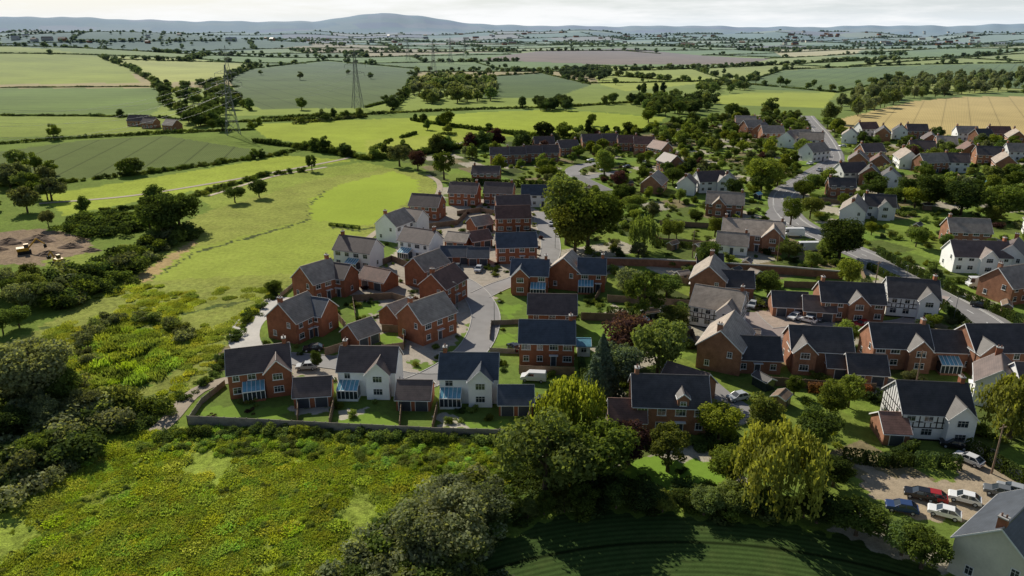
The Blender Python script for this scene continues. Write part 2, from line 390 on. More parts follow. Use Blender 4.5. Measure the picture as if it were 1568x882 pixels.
# ------------------------------------------------------------------ houses
def gable(mb,cx,cy,L,D,axis,ze,rise,wall,roof,oh=.35,z0=-.3,hip=False):
    f=(lambda x,y,z:(cx+x,cy+y,z)) if axis=='X' else (lambda x,y,z:(cx-y,cy+x,z))
    l,d=L/2,D/2; e=ze; t=ze+rise
    for s in (-1,1):
        mb.face([f(-l*s,s*d,z0),f(-l*s,s*d,e),f(l*s,s*d,e),f(l*s,s*d,z0)][::-1],wall)
        mb.face([f(s*l,-s*d,z0),f(s*l,s*d,z0),f(s*l,s*d,e),f(s*l,0,t),f(s*l,-s*d,e)],wall)
    sl=rise/d; th=.16; g=.04
    for s in (-1,1):
        o=oh; ye=s*(d+o); zz=e-o*sl+g
        p=[f(-l-.25,ye,zz),f(l+.25,ye,zz),f(l+.25,0,t+g),f(-l-.25,0,t+g)]
        mb.hexa(p+[(a,b,c+th) for a,b,c in p],roof)
        q=[(-l-.2,s*(d+o),zz-.06),(l+.2,s*(d+o),zz-.06),(l+.2,s*(d+o+.1),zz-.06),(-l-.2,s*(d+o+.1),zz-.06)]
        mb.hexa([f(*a) for a in q]+[f(a,b,c+.1) for a,b,c in q],'trim')
        for e2 in (-1,1):
            x0,x1=e2*(l+.255),e2*(l+.30)
            q=[(x0,ye,zz-.06),(x1,ye,zz-.06),(x1,0,t+g-.06),(x0,0,t+g-.06)]
            mb.hexa([f(*a) for a in q]+[f(a,b,c+.24) for a,b,c in q],'trim')
    q=[(-l-.26,-.13,t+.12),(l+.26,-.13,t+.12),(l+.26,.13,t+.12),(-l-.26,.13,t+.12)]
    mb.hexa([f(*a) for a in q]+[f(a,b*.5,t+.27) for a,b,c in q],roof)
def wbox(mb,O,t,n,u0,u1,z0,z1,d0,d1,m):
    def p(u,d,z): return (O[0]+t[0]*u+n[0]*d,O[1]+t[1]*u+n[1]*d,z)
    mb.hexa([p(u0,d1,z0),p(u1,d1,z0),p(u1,d0,z0),p(u0,d0,z0),p(u0,d1,z1),p(u1,d1,z1),p(u1,d0,z1),p(u0,d0,z1)],m)
def window(mb,O,t,n,u,z,w,h,bars=2):
    wbox(mb,O,t,n,u-w/2,u+w/2,z,z+h,-.05,.05,'trim')
    wbox(mb,O,t,n,u-w/2-.08,u+w/2+.08,z-.1,z,-.05,.12,'trim')
    pw=(w-.16)/bars
    for i in range(bars):
        a=u-w/2+.08+i*pw
        wbox(mb,O,t,n,a+.03,a+pw-.03,z+.08,z+h*.62,-.02,.075,'glass')
        wbox(mb,O,t,n,a+.03,a+pw-.03,z+h*.62+.06,z+h-.08,-.02,.075,'glass')
def door(mb,O,t,n,u,m='door'):
    wbox(mb,O,t,n,u-.6,u+.6,0,2.25,-.05,.04,'trim'); wbox(mb,O,t,n,u-.48,u+.48,.05,2.12,-.02,.08,m)
    wbox(mb,O,t,n,u-.9,u+.9,2.4,2.52,-.05,.75,'trim')
def house(px,py,L,D,ang_,wall='brick',roof='brown',eave=5.0,rise=None,wing=None,ww=4.2,wext=1.4,lean=None,chim=1,timber=False,name=None,small=False,back=False,xy=None,dormer=0):
    mb=MB(); rise=rise or D*.42
    l,d=L/2,D/2
    gable(mb,0,0,L,D,'X',eave,rise,wall,roof)
    fronts=[]
    if wing is not None:
        wx=wing*(l-ww/2-.15)
        wr=min(rise*.85,ww*.5); wy=-d-wext
        gable(mb,wx,(wy+0)/2,abs(wy),ww,'Y',eave-.05,wr,wall,roof,.25)
        O=(wx,wy); 
        for z in ((1.0,3.5) if eave>4 else (1.0,)): window(mb,O,(1,0),(0,-1),0,z,1.8,1.25,3)
        fronts.append((wx-ww/2-.6,wx+ww/2+.6))
    if lean is not None:
        lw,ld=3.8,2.2; lx=lean*(l-lw/2-.2)
        fronts.append((lx-lw/2-.4,lx+lw/2+.4))
        y0=-d; 
        mb.box(lx-lw/2,lx+lw/2,y0-ld,y0-.01,-.1,.45,wall)
        mb.box(lx-lw/2+.03,lx+lw/2-.03,y0-ld+.03,y0-.02,.45,2.15,'glass')
        for i in range(6):
            xx=lx-lw/2+i*lw/5; mb.box(xx-.05,xx+.05,y0-ld-.02,y0-ld+.08,.45,2.2,'trim')
            p=[(xx-.05,y0-ld-.2,2.2),(xx+.05,y0-ld-.2,2.2),(xx+.05,y0-.03,3.2),(xx-.05,y0-.03,3.2)]
            mb.hexa(p+[(a,b,c+.12) for a,b,c in p],'trim')
        p=[(lx-lw/2,y0-ld-.18,2.22),(lx+lw/2,y0-ld-.18,2.22),(lx+lw/2,y0-.02,3.2),(lx-lw/2,y0-.02,3.2)]
        mb.hexa(p+[(a,b,c+.06) for a,b,c in p],'croof')
        mb.box(lx-lw/2-.05,lx+lw/2+.05,y0-ld-.26,y0-ld-.16,2.12,2.3,'trim')
    walls=[((0,-d),(1,0),(0,-1),L,0),((0,d),(-1,0),(0,1),L,1),((l,0),(0,1),(1,0),D,2),((-l,0),(0,-1),(-1,0),D,3)]
    for O,t,n,W,kd in walls:
        if small and kd!=0: continue
        if small:
            if name and 'garage' in name:
                for s in ((-.25,.25) if W>5 else (0,)): wbox(mb,O,t,n,s*W-1.15,s*W+1.15,0,2.1,-.05,.05,'trim'); wbox(mb,O,t,n,s*W-1.05,s*W+1.05,.03,2.0,-.02,.08,'door')
            else: window(mb,O,t,n,0,1.0,1.2,1.0)
            continue
        nc=max(1,int(W/2.7)) if kd<2 else (2 if W>7.5 else 1)
        dc=nc//2 if kd<2 else -1
        for i in range(nc):
            u=-W/2+W*(i+.5)/nc
            for fl,z in enumerate((1.0,3.5) if eave>4.2 else (1.0,)):
                if kd==0 and any(a<u<b for a,b in fronts) and (fl==0 or wing is not None and any(a<u<b for a,b in fronts[:1])): continue
                if i==dc and fl==0: door(mb,O,t,n,u); continue
                w=random.choice((1.2,1.5,1.8)) if kd<2 else 1.0
                if kd>=2 and (i+fl)%2: continue
                window(mb,O,t,n,u,z,w,1.25,3 if w>1.5 else 2)
        if timber:
            k=int(W/.85)
            for i in range(k+1):
                u=-W/2+W*i/k
                ztop=eave if kd<2 else eave+rise*(1-abs(u)/(W/2))
                wbox(mb,O,t,n,max(-W/2,u-.09),min(W/2,u+.09),2.45,ztop-.05,-.04,.032,'timber')
            for z in (2.4,3.4,eave-.1): wbox(mb,O,t,n,-W/2,W/2,z-.09,z+.09,-.04,.036,'timber')
            wbox(mb,O,t,n,-W/2,W/2,0,.3,-.04,.036,'timber')
    for i in range(chim):
        xx=(l-.75)*(1 if (i+int(L))%2 else -1)
        yy=.35
        mb.box(xx-.35,xx+.35,yy-.5,yy+.5,eave,eave+rise+1.1,'brick' if wall!='brick2' else 'brick2')
        mb.box(xx-.42,xx+.42,yy-.57,yy+.57,eave+rise+1.1,eave+rise+1.25,'kerb')
        for s in (-.25,.25): mb.cyl((xx,yy+s,eave+rise+1.25),(xx,yy+s,eave+rise+1.65),.12,.1,'red',8)
    for i in range(dormer):
        xx=-l+L*(i+.5)/dormer if dormer>1 else l*.3
        gable(mb,xx,-d*.5,d*1.0,1.9,'Y',eave+rise*.42,.8,wall,roof,.15,z0=eave)
        window(mb,(xx,-d),(1,0),(0,-1),0,eave+.15,1.1,.8)
    nm=name or {'brick':'brick_house','brick2':'brick_house','white':'white_house','cream':'rendered_house'}[wall]
    if timber: nm='half_timbered_house'
    x,y=xy or G(px,py)
    z=float(H(x,y))
    addobj(nm,mb.mesh(nm),x,y,z,R(ang_))
    OCC.append((x-l*.5*math.cos(R(ang_)),y-l*.5*math.sin(R(ang_)),d+1.3)); OCC.append((x+l*.5*math.cos(R(ang_)),y+l*.5*math.sin(R(ang_)),d+1.3)); OCC.append((x,y-1,d+1))
    return x,y
W='white';B='brick';B2='brick2'
house(402,592,11,7.5,17,B,'brown',5.1,wing=1,lean=-.35,ww=4.4)
house(570,592,10.6,7.5,-2,W,'brown',5.1,wing=.75,lean=-1,ww=4.2)
house(720,603,10.4,7.5,-1,W,'slate',5.1,wing=.75,lean=-1,ww=4.2)
g='brick_garage'
house(482,612,6.4,6,8,B,'brown',2.4,2.1,small=True,chim=0,name=g)
house(637,617,6,6,-2,B,'brown',2.4,2.1,small=True,chim=0,name=g)
house(790,625,6,5.6,0,B,'slate',2.4,2.1,small=True,chim=0,name='brick_garage')
house(837,548,11,7.6,-3,B,'slate',5.1,chim=1)
house(845,503,10.6,7.4,-3,B,'brown',5.1,chim=0)
house(893,540,2.6,4,-3,W,'croof',2.4,.7,small=True,chim=0,name='conservatory')
house(812,443,9.4,7.2,-6,B,'slate',5.1,wing=-.9,lean=.9)
house(868,437,7.5,8.5,70,B,'tan',5.1,chim=0)
house(905,440,7,7,-6,B,'slate',5.0,lean=-1,chim=1)
house(790,398,11.5,7.5,5,B,'slate',5.1,chim=0)
house(785,352,11.5,7.5,5,B,'red',5.1,chim=0)
house(785,333,12,7,8,B,'brown',5.1,chim=0)
house(712,312,11,7.5,-12,B,'brown',5.1)
house(765,312,11,7.5,-10,B,'brown',5.1)
house(655,333,11,8,-15,B,'brown',5.1,chim=1)
house(606,364,10,8,62,W,'tan',5.4,chim=1)
house(634,356,7.5,7,-28,W,'brown',5.0,chim=0)
house(645,392,11,7.5,-28,W,'brown',5.2,lean=-.7)
house(551,406,12,7.5,-22,W,'brown',5.2,wing=None,lean=.2)
house(488,452,9,8.5,52,B,'tan',5.1)
house(522,447,7,6.5,-22,B,'brown',5.0,chim=0)
house(580,438,8.5,6,-30,B,'red',2.6,2.3,small=True,chim=0,name=g)
house(455,512,8.5,8.5,62,B,'tan',5.1,chim=1)
house(488,505,6.5,6.5,-20,B,'slate',5.0,chim=0)
house(612,494,6.5,6.5,50,B,'tan',2.9,2.4,small=True,chim=0,name=g)
house(553,523,5.8,6,48,B,'tan',2.5,2.3,small=True,chim=0,name=g)
house(655,512,10,8.2,48,B,'tan',5.2,chim=1)
house(680,460,10,7.6,62,B,'red',5.2,chim=1)
house(655,432,10,7,55,B,'tan',5.1,chim=0)
house(700,400,9,6,0,B,'slate',2.5,2,small=True,chim=0,name=g)
house(733,402,6,6,0,B,'slate',2.5,2,small=True,chim=0,name=g)
house(735,352,7,6,35,B,'tan',2.6,2.2,small=True,chim=0,name=g)
house(732,376,7,6,30,B,'red',2.6,2.2,small=True,chim=0,name=g)
house(825,314,13,7,-3,W,'slate',4.8,chim=0)
house(703,378,7,6,-20,B,'tan',2.6,2,small=True,chim=0,name=g)
# older village
house(745,280,12,7,-8,B,'brown',4.5)
for q in ((765,250),(790,249),(815,247),(840,246)): house(*q,9.5,7.5,3,B2,'brown',4.8)
for q in ((868,238,20),(905,228,5),(930,227,5),(960,230,2),(985,232,-5),(1010,240,-60),(1025,262,-70),(832,232,10)): house(q[0],q[1],11,8,q[2],B2,random.choice(('brown','red')),4.8)
house(1001,292,14,8.5,68,B2,'tan',4.0)
house(1051,296,8,7,70,W,'brown',4.6); house(1085,292,12,8,10,W,'brown',4.8,wing=.9); house(1112,292,8,7,75,W,'tan',4.8)
house(1108,328,13,8,-15,B2,'tan',4.8,wing=-.5); house(1150,378,18,10,-18,B2,'tan',5.2,rise=3.4,chim=2,wing=1,ww=6); house(1120,385,9,7,-18,W,'tan',3)
house(1085,448,11,8.5,70,B2,'tan',5.2); house(1118,452,10,7,-8,B2,'dark',3.6,chim=0)
house(1098,495,11,8.5,-28,W,'tan',5.0,timber=True,wing=.9)
house(1108,552,12,8.5,62,B2,'tan',5.2,chim=1); house(1152,560,9,7.5,-5,B2,'dark',3.2,chim=0)
house(1205,478,8,6,-8,B2,'dark',2.6,chim=0,small=True,name=g); house(1250,485,7,6,-12,B2,'brown',2.6,chim=0,small=True,name=g)
house(1295,483,14,8,-8,B2,'dark',4.8,wing=.2)
house(1388,478,11,8,-14,W,'dark',5.0,timber=True,wing=.9,chim=1)
house(1247,558,11.5,8,-8,B2,'dark',4.8,wing=-1,chim=0); house(1320,580,7,6,-8,B2,'dark',2.6,chim=0,small=True,name=g); house(1280,572,5,5,-8,B2,'dark',2.6,chim=0,small=True,name=g)
house(1365,553,11,8,-6,B2,'dark',4.8,wing=.9); house(1435,556,11,7,-6,B2,'dark',4.2,lean=0); house(1515,560,13,9,0,B2,'dark',5.2,wing=-1,chim=1)
house(1020,645,12.5,8.5,-4,B2,'dark',5.2,wing=None,dormer=1,chim=1); house(958,655,6,6,-4,B2,'red',3,2.4,small=True,chim=0,name=g); house(1050,610,8,7,-40,B2,'brown',3.2,chim=0)
house(1412,655,11,8.5,-6,W,'dark',5.0,timber=True,wing=1,chim=1); house(1360,668,4,6,-6,B2,'red',2.4,2,chim=0,small=True,name=g)
house(1545,868,14,9,38,'cream','slate',5.2,chim=2)
house(1490,412,15,8,-6,W,'brown',4.8,wing=.2); house(1475,372,12,8,-10,B2,'tan',4.6); house(1545,412,11,8,50,W,'brown',4.8); house(1545,455,12,9,20,B2,'tan',4.6); house(1520,610,9,7,60,W,'brown',4.6)
house(1305,338,14,8,62,W,'tan',4.8); house(1342,332,10,8,-15,W,'dark',4.8,wing=.5); house(1285,300,10,7,-10,B2,'dark',4.4)
house(1085,412,7,5,-8,B2,'dark',2.4,small=True,chim=0,name='garden_shed')
for q in ((1222,222,W,20),(1240,226,W,-20),(1205,224,W,60),(1150,205,B2,20),(1165,210,B2,60),(1140,198,B2,-10),(1180,215,B2,0),(1245,245,W,30)): house(q[0],q[1],13,9,q[3],q[2],random.choice(('brown','tan','tan')),5)
vp=[(1300,218),(1325,208),(1350,215),(1376,212),(1400,212),(1422,226),(1445,232),(1408,240),(1476,215),(1500,220),(1525,216),(1552,222),(1330,245),(1312,258),(1345,262),(1330,282),(1300,278),(1360,288),(1480,243),(1510,250),(1535,262),(1555,245),(1460,262),(1590,235),(1385,255),(1425,262),(1600,270),(1640,260)]
for q in vp: house(q[0],q[1],random.choice((10,12,15)),8.5,random.choice((-15,-8,10,65,75)),random.choice((B2,B2,W,W)),random.choice(('brown','tan','red','dark')),4.9)
for i in range(10):
    x=U(1580,1800); y=U(320,640); house(x,y,11,8,U(-20,70),random.choice((B2,W)),random.choice(('brown','dark')),4.8)
for q in ((215,193,14,B2),(265,200,10,B2),(232,196,9,B2)): house(q[0],q[1],q[2],8,U(-30,30),q[3],'brown',3.8,chim=0,name='farm_barn')
for i in range(110):
    px=random.choice((U(600,1100),U(0,1568),U(1200,1500))); py=U(50,70); x,y=G(px,py); s=U(1,1.6)
    mb=MB(); gable(mb,0,0,U(10,26)*s,8*s,'X',4.5*s,3*s,random.choice(('brick2','brick2','cream','kerb')),random.choice(('brown','tan','slate','kerb')))
    addobj('distant_building',mb.mesh('distant_building'),x,y,float(H(x,y)),U(-.6,.6))
for i in range(60):
    x,y=G(U(880,1560),U(225,620))
    if any((x-a)**2+(y-b)**2<(c+1.8)**2 for a,b,c in OCC): continue
    mb=MB(); gable(mb,0,0,U(2.4,4),U(1.8,2.6),'X',1.9,.6,random.choice(('wood','wood','woodg','glass')),random.choice(('dark','wood','tan','croof')),.12); mb.box(-.4,.4,-1.36,-1.2,0,1.8,'door')
    addobj('garden_shed',mb.mesh('garden_shed'),x,y,0,U(0,3)); OCC.append((x,y,2))
# ------------------------------------------------------------------ fences & walls
def fence(px,h=1.8,m='wood',name='wooden_fence',t=.08,step=1.9):
    w=GP(px); mb=MB()
    for (ax,ay),(bx,by) in zip(w[:-1],w[1:]):
        Ld=math.hypot(bx-ax,by-ay); n=max(1,int(Ld/step))
        for i in range(n):
            p=(ax+(bx-ax)*i/n,ay+(by-ay)*i/n); q=(ax+(bx-ax)*(i+1)/n,ay+(by-ay)*(i+1)/n)
            ux,uy=(q[0]-p[0])/ (Ld/n),(q[1]-p[1])/(Ld/n); nx,ny=-uy*t/2,ux*t/2; hh=h+U(-.03,.03)
            mb.hexa([(p[0]-nx,p[1]-ny,0),(q[0]-nx,q[1]-ny,0),(q[0]+nx,q[1]+ny,0),(p[0]+nx,p[1]+ny,0),(p[0]-nx,p[1]-ny,hh),(q[0]-nx,q[1]-ny,hh),(q[0]+nx,q[1]+ny,hh),(p[0]+nx,p[1]+ny,hh)],m)
            if m!='brick2': mb.box(p[0]-.06,p[0]+.06,p[1]-.06,p[1]+.06,0,h+.12,m)
    if m=='brick2':
        for (ax,ay),(bx,by) in zip(w[:-1],w[1:]): mb.beam((ax,ay,h+.06),(bx,by,h+.06),.36,'kerb')
    addobj(name,mb.mesh(name))
fence([(288,650),(345,652),(500,660),(660,668),(800,672)],1.7,'woodg')
fence([(288,650),(310,618),(345,590)],1.2,'woodg')
fence([(456,650),(458,612)]);fence([(505,655),(512,622)]);fence([(612,660),(615,628)]);fence([(662,664),(670,628)]);fence([(806,668),(812,632),(780,608)])
fence([(795,572),(880,575)],1.8);fence([(890,490),(960,492),(955,520),(940,528)],1.9)
fence([(750,520),(752,498),(800,496)],1.2,'woodg');fence([(750,540),(795,542)],1.1,'woodg')
fence([(545,490),(540,462),(600,458),(640,470)]);fence([(585,540),(618,536),(620,510),(585,508)]);fence([(498,545),(530,535),(530,505),(510,480)])
fence([(925,406),(1000,408),(1100,414),(1200,420),(1290,428)],2.2,'brick2','brick_wall',.25)
fence([(700,330),(735,325),(760,330)]);fence([(655,350),(700,345),(715,330)]);fence([(575,410),(600,400),(625,410)])
fence([(1000,520),(1060,515),(1075,560)]);fence([(1180,590),(1300,600),(1340,600)]);fence([(1200,440),(1330,445)]);fence([(1330,520),(1460,530)])
fence([(930,462),(1060,470)]);fence([(1000,372),(1090,378)],1.8);fence([(1010,345),(1095,350)]);fence([(430,455),(448,440),(500,410)],1.1,'woodg')
for i in range(55):
    x,y=G(U(880,1560),U(235,600))
    if any((x-a)**2+(y-b)**2<(c+4)**2 for a,b,c in OCC): continue
    a=random.choice((R(-20),R(70)))+U(-.1,.1); Lf=U(8,18); mb=MB(); n=int(Lf/1.9)
    for k in range(n): mb.box(k*1.9+.05,k*1.9+1.85,-.03,.03,0,1.75+U(-.03,.03),'wood'); mb.box(k*1.9-.05,k*1.9+.05,-.05,.05,0,1.9,'wood')
    addobj('wooden_fence',mb.mesh('wooden_fence'),x,y,0,a)
# ------------------------------------------------------------------ vegetation meshes
def leafmesh(name,pos,nrm,size,tint,wood=None,aspect=1.0):
    n=len(pos); nrm=nrm/(np.linalg.norm(nrm,axis=1)[:,None]+1e-9)
    rv=rng.normal(size=(n,3)); t=np.cross(nrm,rv); t/=np.linalg.norm(t,axis=1)[:,None]+1e-9; b=np.cross(nrm,t)
    s=(size*rng.uniform(.6,1.3,n))[:,None]/2
    t=t*s; b=b*s*aspect
    V=np.stack([pos-t*.6-b,pos+t*.5-b*.8,pos+t+b*.7,pos-t*.8+b],1).reshape(-1,3)
    return finish(name,V,n,tint,wood)
def finish(name,V,n,tint,wood):
    me=bpy.data.meshes.new(name)
    wv=wood.v if wood else []; wf=wood.f if wood else []
    nw=len(wv)
    verts=np.concatenate([V,np.array(wv).reshape(-1,3)]) if nw else V
    lv=np.arange(n*4); ls=list(np.arange(0,n*4,4)); 
    allv=list(lv); 
    for f in wf: ls.append(len(allv)); allv+= [i+n*4 for i in f]
    me.vertices.add(len(verts)); me.vertices.foreach_set('co',verts.astype(np.float32).ravel())
    me.loops.add(len(allv)); me.loops.foreach_set('vertex_index',np.array(allv,np.int32))
    me.polygons.add(len(ls)); me.polygons.foreach_set('loop_start',np.array(ls,np.int32))
    mi=np.zeros(len(ls),np.int32); mi[n:]=1
    me.materials.append(M['leaf']); me.materials.append(M['bark'])
    me.polygons.foreach_set('material_index',mi); me.update(calc_edges=True)
    a=me.attributes.new('tint','FLOAT','POINT'); tv=np.ones(len(verts),np.float32); tv[:n*4]=np.repeat(tint,4); a.data.foreach_set('value',tv)
    return me
def clumps_leaves(cl,nl,size):
    w=np.array([c[1]**2 for c in cl]); w/=w.sum(); P_=[];Nn=[];T=[]
    for (c,r_),ww in zip(cl,w):
        n=max(4,int(nl*ww)); d=rng.normal(size=(n,3)); d/=np.linalg.norm(d,axis=1)[:,None]
        rad=r_*(rng.uniform(.5,1.15,n)**.6)*(1+.25*np.sin(d[:,0]*7+c[0]*3)*np.sin(d[:,1]*6+d[:,2]*5))
        P_.append(np.array(c)+d*rad[:,None]*np.array([1,1,.85])); Nn.append(d+rng.normal(size=(n,3))*.55)
        T.append(np.full(n,rng.uniform(.75,1.25))*rng.uniform(.72,1.28,n))
    return np.concatenate(P_),np.concatenate(Nn),np.concatenate(T)
def broad(name,nl,size,ncl=26,rx=3.2,cz=6.0,rz=3.4,cr=(1.0,1.9)):
    cl=[]
    for i in range(ncl):
        d=rng.normal(size=3); d/=np.linalg.norm(d); q=rng.uniform(.35,1)**.5
        c=np.array([d[0]*rx*q,d[1]*rx*q,cz+d[2]*rz*q]); cl.append((c,rng.uniform(*cr)*(1.15-.3*abs(d[2]))))
    wd=MB(); wd.cyl((0,0,-.3),(0.1,0,cz*.6),.34,.22,'bark',8); wd.cyl((.1,0,cz*.6),(0,.1,cz+rz*.5),.22,.06,'bark',6)
    for c,_ in cl[:9]: wd.cyl((0.05,0,rng.uniform(cz*.3,cz*.7)),tuple(c),.13,.03,'bark',5)
    p,n,t=clumps_leaves(cl,nl,size); k=p[:,2]>.3
    return leafmesh(name,p[k],n[k],size,t[k],wd)
T_br=[broad('oak_tree',8000,.32),broad('oak_tree',8000,.33,22,3.5,6,3.0,(1.0,1.9)),broad('oak_tree',7000,.30,30,2.7,6,3.7,(.8,1.5)),broad('oak_tree',8000,.33,20,3.3,5.8,3.4,(1.1,1.9)),broad('oak_tree',6000,.31,36,3.3,6.2,3.4,(.6,1.2))]
T_col=[broad('poplar_tree',4500,.4,20,1.2,5.6,4.0,(.8,1.2)) for _ in range(2)]
T_far=[broad('far_tree',900,.85,12,3.0,5.0,2.8,(1.2,2.2)) for _ in range(5)]
T_mid=[broad('mid_tree',2800,.54,17,3.1,5.4,3.2,(1.0,1.9)) for _ in range(5)]
def bushm(nl,size,ncl=9,rx=1.2,h=2.4):
    cl=[(np.array([rng.normal()*rx*.5,rng.normal()*rx*.5,rng.uniform(.3,h*.7)]),rng.uniform(.5,.95)) for _ in range(ncl)]
    p,n,t=clumps_leaves(cl,nl,size); k=p[:,2]>-.1; return leafmesh('bush',p[k],n[k],size,t[k])
T_bush=[bushm(1500,.23),bushm(1500,.23,12),bushm(1200,.25,6),bushm(1500,.24,8,1.6,2.0)]
def longhedge():
    cl=[(np.array([x+rng.normal()*.3,rng.normal()*.3,rng.uniform(.6,1.3)]),rng.uniform(.8,1.25)) for x in np.linspace(-5.5,5.5,14)]
    p,n,t=clumps_leaves(cl,650,.6); k=p[:,2]>-.1; return leafmesh('hedge_length',p[k],n[k],.6,t[k])
T_hl=[longhedge() for _ in range(4)]
def willow():
    pos=[];nr_=[];t_=[]
    for i in range(380):
        a=rng.uniform(0,6.283); q=rng.uniform(.05,1)**.5; rad=4.0*q; lump=1+.18*math.sin(a*5+1)+.12*math.sin(a*9+q*7)
        x,y=math.cos(a)*rad*lump,math.sin(a)*rad*lump; zt=4.3+4.6*math.sqrt(max(0,1-q*q*.85))*(1+.14*math.sin(a*4+q*6))*rng.uniform(.85,1.05); zb=max(.5,zt-rng.uniform(1.5,5.5)*(0.3+.7*q)); tt=rng.uniform(.65,1.35)
        for z in np.arange(zb,zt,.22):
            k=(zt-z)/5; pos.append((x*(1+.08*k)+rng.normal()*.16,y*(1+.08*k)+rng.normal()*.16,z)); nr_.append((math.cos(a)+rng.normal()*.7,math.sin(a)+rng.normal()*.7,.5)); t_.append(tt*rng.uniform(.7,1.3))
    pos=np.array(pos);nrm=np.array(nr_);n=len(pos); nrm/=np.linalg.norm(nrm,axis=1)[:,None]
    up=np.array([0,0,1.0])+rng.normal(size=(n,3))*.25; t=np.cross(nrm,up); t/=np.linalg.norm(t,axis=1)[:,None]; s=rng.uniform(.08,.15,n)[:,None]; hgt=rng.uniform(.16,.30,n)[:,None]
    V=np.stack([pos-t*s*.6-up*hgt,pos+t*s*.4-up*hgt,pos+t*s+up*hgt,pos-t*s+up*hgt],1).reshape(-1,3)
    wd=MB(); wd.cyl((0,0,-.3),(0,0,5),.4,.25,'bark',8)
    for i in range(6): a=i*1.05; wd.cyl((0,0,3+i*.3),(2.4*math.cos(a),2.4*math.sin(a),7),.15,.04,'bark',5)
    return finish('willow_tree',V,n,np.array(t_),wd)
T_wil=[willow(),willow()]
def conifer():
    n=6500; h=rng.uniform(0,1,n)**1.3; a=rng.uniform(0,6.283,n); lay=(.75+.25*np.abs(np.sin(h*26)))
    rad=(1-h)**.8*2.7*lay*rng.uniform(.6,1.05,n)*(1+.15*np.sin(a*6+h*9)); pos=np.stack([rad*np.cos(a),rad*np.sin(a),.8+h*9.2-rad*.12],1)
    nrm=np.stack([np.cos(a),np.sin(a),np.full(n,.7)],1)+rng.normal(size=(n,3))*.4
    wd=MB(); wd.cyl((0,0,-.3),(0,0,9.5),.26,.04,'bark',7); return leafmesh('spruce_tree',pos,nrm,.3,rng.uniform(.7,1.25,n),wd)
T_con=[conifer()]
def hedgeu():
    n=900; p=rng.uniform(-1,1,(n,3)); ax=rng.integers(0,3,n); sg=rng.choice([-1,1],n)
    p[np.arange(n),ax]=sg*rng.uniform(.85,1.08,n); nrm=np.zeros((n,3)); nrm[np.arange(n),ax]=sg; p[:,2]=(p[:,2]+1)/2
    p=p*np.array([1.6,.6,1.8]); return leafmesh('hedge_part',p,nrm+rng.normal(size=(n,3))*.4,.24,rng.uniform(.7,1.3,n))
T_hu=[hedgeu(),hedgeu()]
def tuft(n,h,sp,w=.06):
    a=rng.uniform(0,6.283,n); q=rng.uniform(0,1,n)**.5*sp; x=q*np.cos(a);y=q*np.sin(a); hh=h*rng.uniform(.5,1.1,n)
    la=rng.uniform(0,6.283,n); lx=np.cos(la)*hh*.35; ly=np.sin(la)*hh*.35; px_=-np.sin(la+1)*w; py_=np.cos(la+1)*w
    z=np.zeros(n)
    V=np.stack([np.stack([x-px_,y-py_,z],1),np.stack([x+px_,y+py_,z],1),np.stack([x+lx+px_*.5,y+ly+py_*.5,hh],1),np.stack([x+lx-px_*.5,y+ly-py_*.5,hh],1)],1).reshape(-1,3)
    return finish('tuft',V,n,rng.uniform(.7,1.3,n),None)
T_tuft=[tuft(260,.5,1.1),tuft(260,.4,1.4),tuft(200,.7,.9,.08)]
# ------------------------------------------------------------------ planting
MGn=(.075,.106,.024); DGn=(.045,.067,.02); LG=(.125,.158,.031); WIL=(.16,.18,.045); GREY=(.115,.135,.07); PUR=(.055,.028,.035); BLU=(.075,.105,.075); OL=(.098,.12,.032); VD=(.03,.046,.017)
G1=(.20,.24,.035); G2=(.17,.22,.032); G3=(.23,.25,.055); G4=(.17,.255,.032)
def tree(px,py,h,kind='b',col=MGn,w=1.0,name=None,xy=None,coll=None):
    x,y=xy or G(px,py); L_={'b':T_br,'w':T_wil,'c':T_con,'p':T_col,'m':T_mid,'f':T_far}[kind]
    nm=name or {'b':'oak_tree','w':'willow_tree','c':'spruce_tree','p':'poplar_tree','m':'field_tree','f':'field_tree'}[kind]
    s=h/10.0; ob=addobj(nm,random.choice(L_),x,y,float(H(x,y)),U(0,6.28),(s*w*U(.85,1.15),s*w*U(.85,1.15),s),coll,col); OCC.append((x,y,1.2)); return ob
def mass(name):
    c=bpy.data.collections.new(name+'_collection'); e=bpy.data.objects.new(name,None); e.instance_type='COLLECTION'; e.instance_collection=c; scene.collection.objects.link(e); return c
BC=(MGn,DGn,OL,MGn,DGn)
def bush(x,y,h,col,coll,w=1.2):
    s=h/2.5; addobj('shrub',random.choice(T_bush),x,y,float(H(x,y))-.1,U(0,6.28),(s*w*U(.8,1.3),s*w*U(.8,1.3),s*U(.85,1.15)),coll,col)
HC=mass('hedgerow')
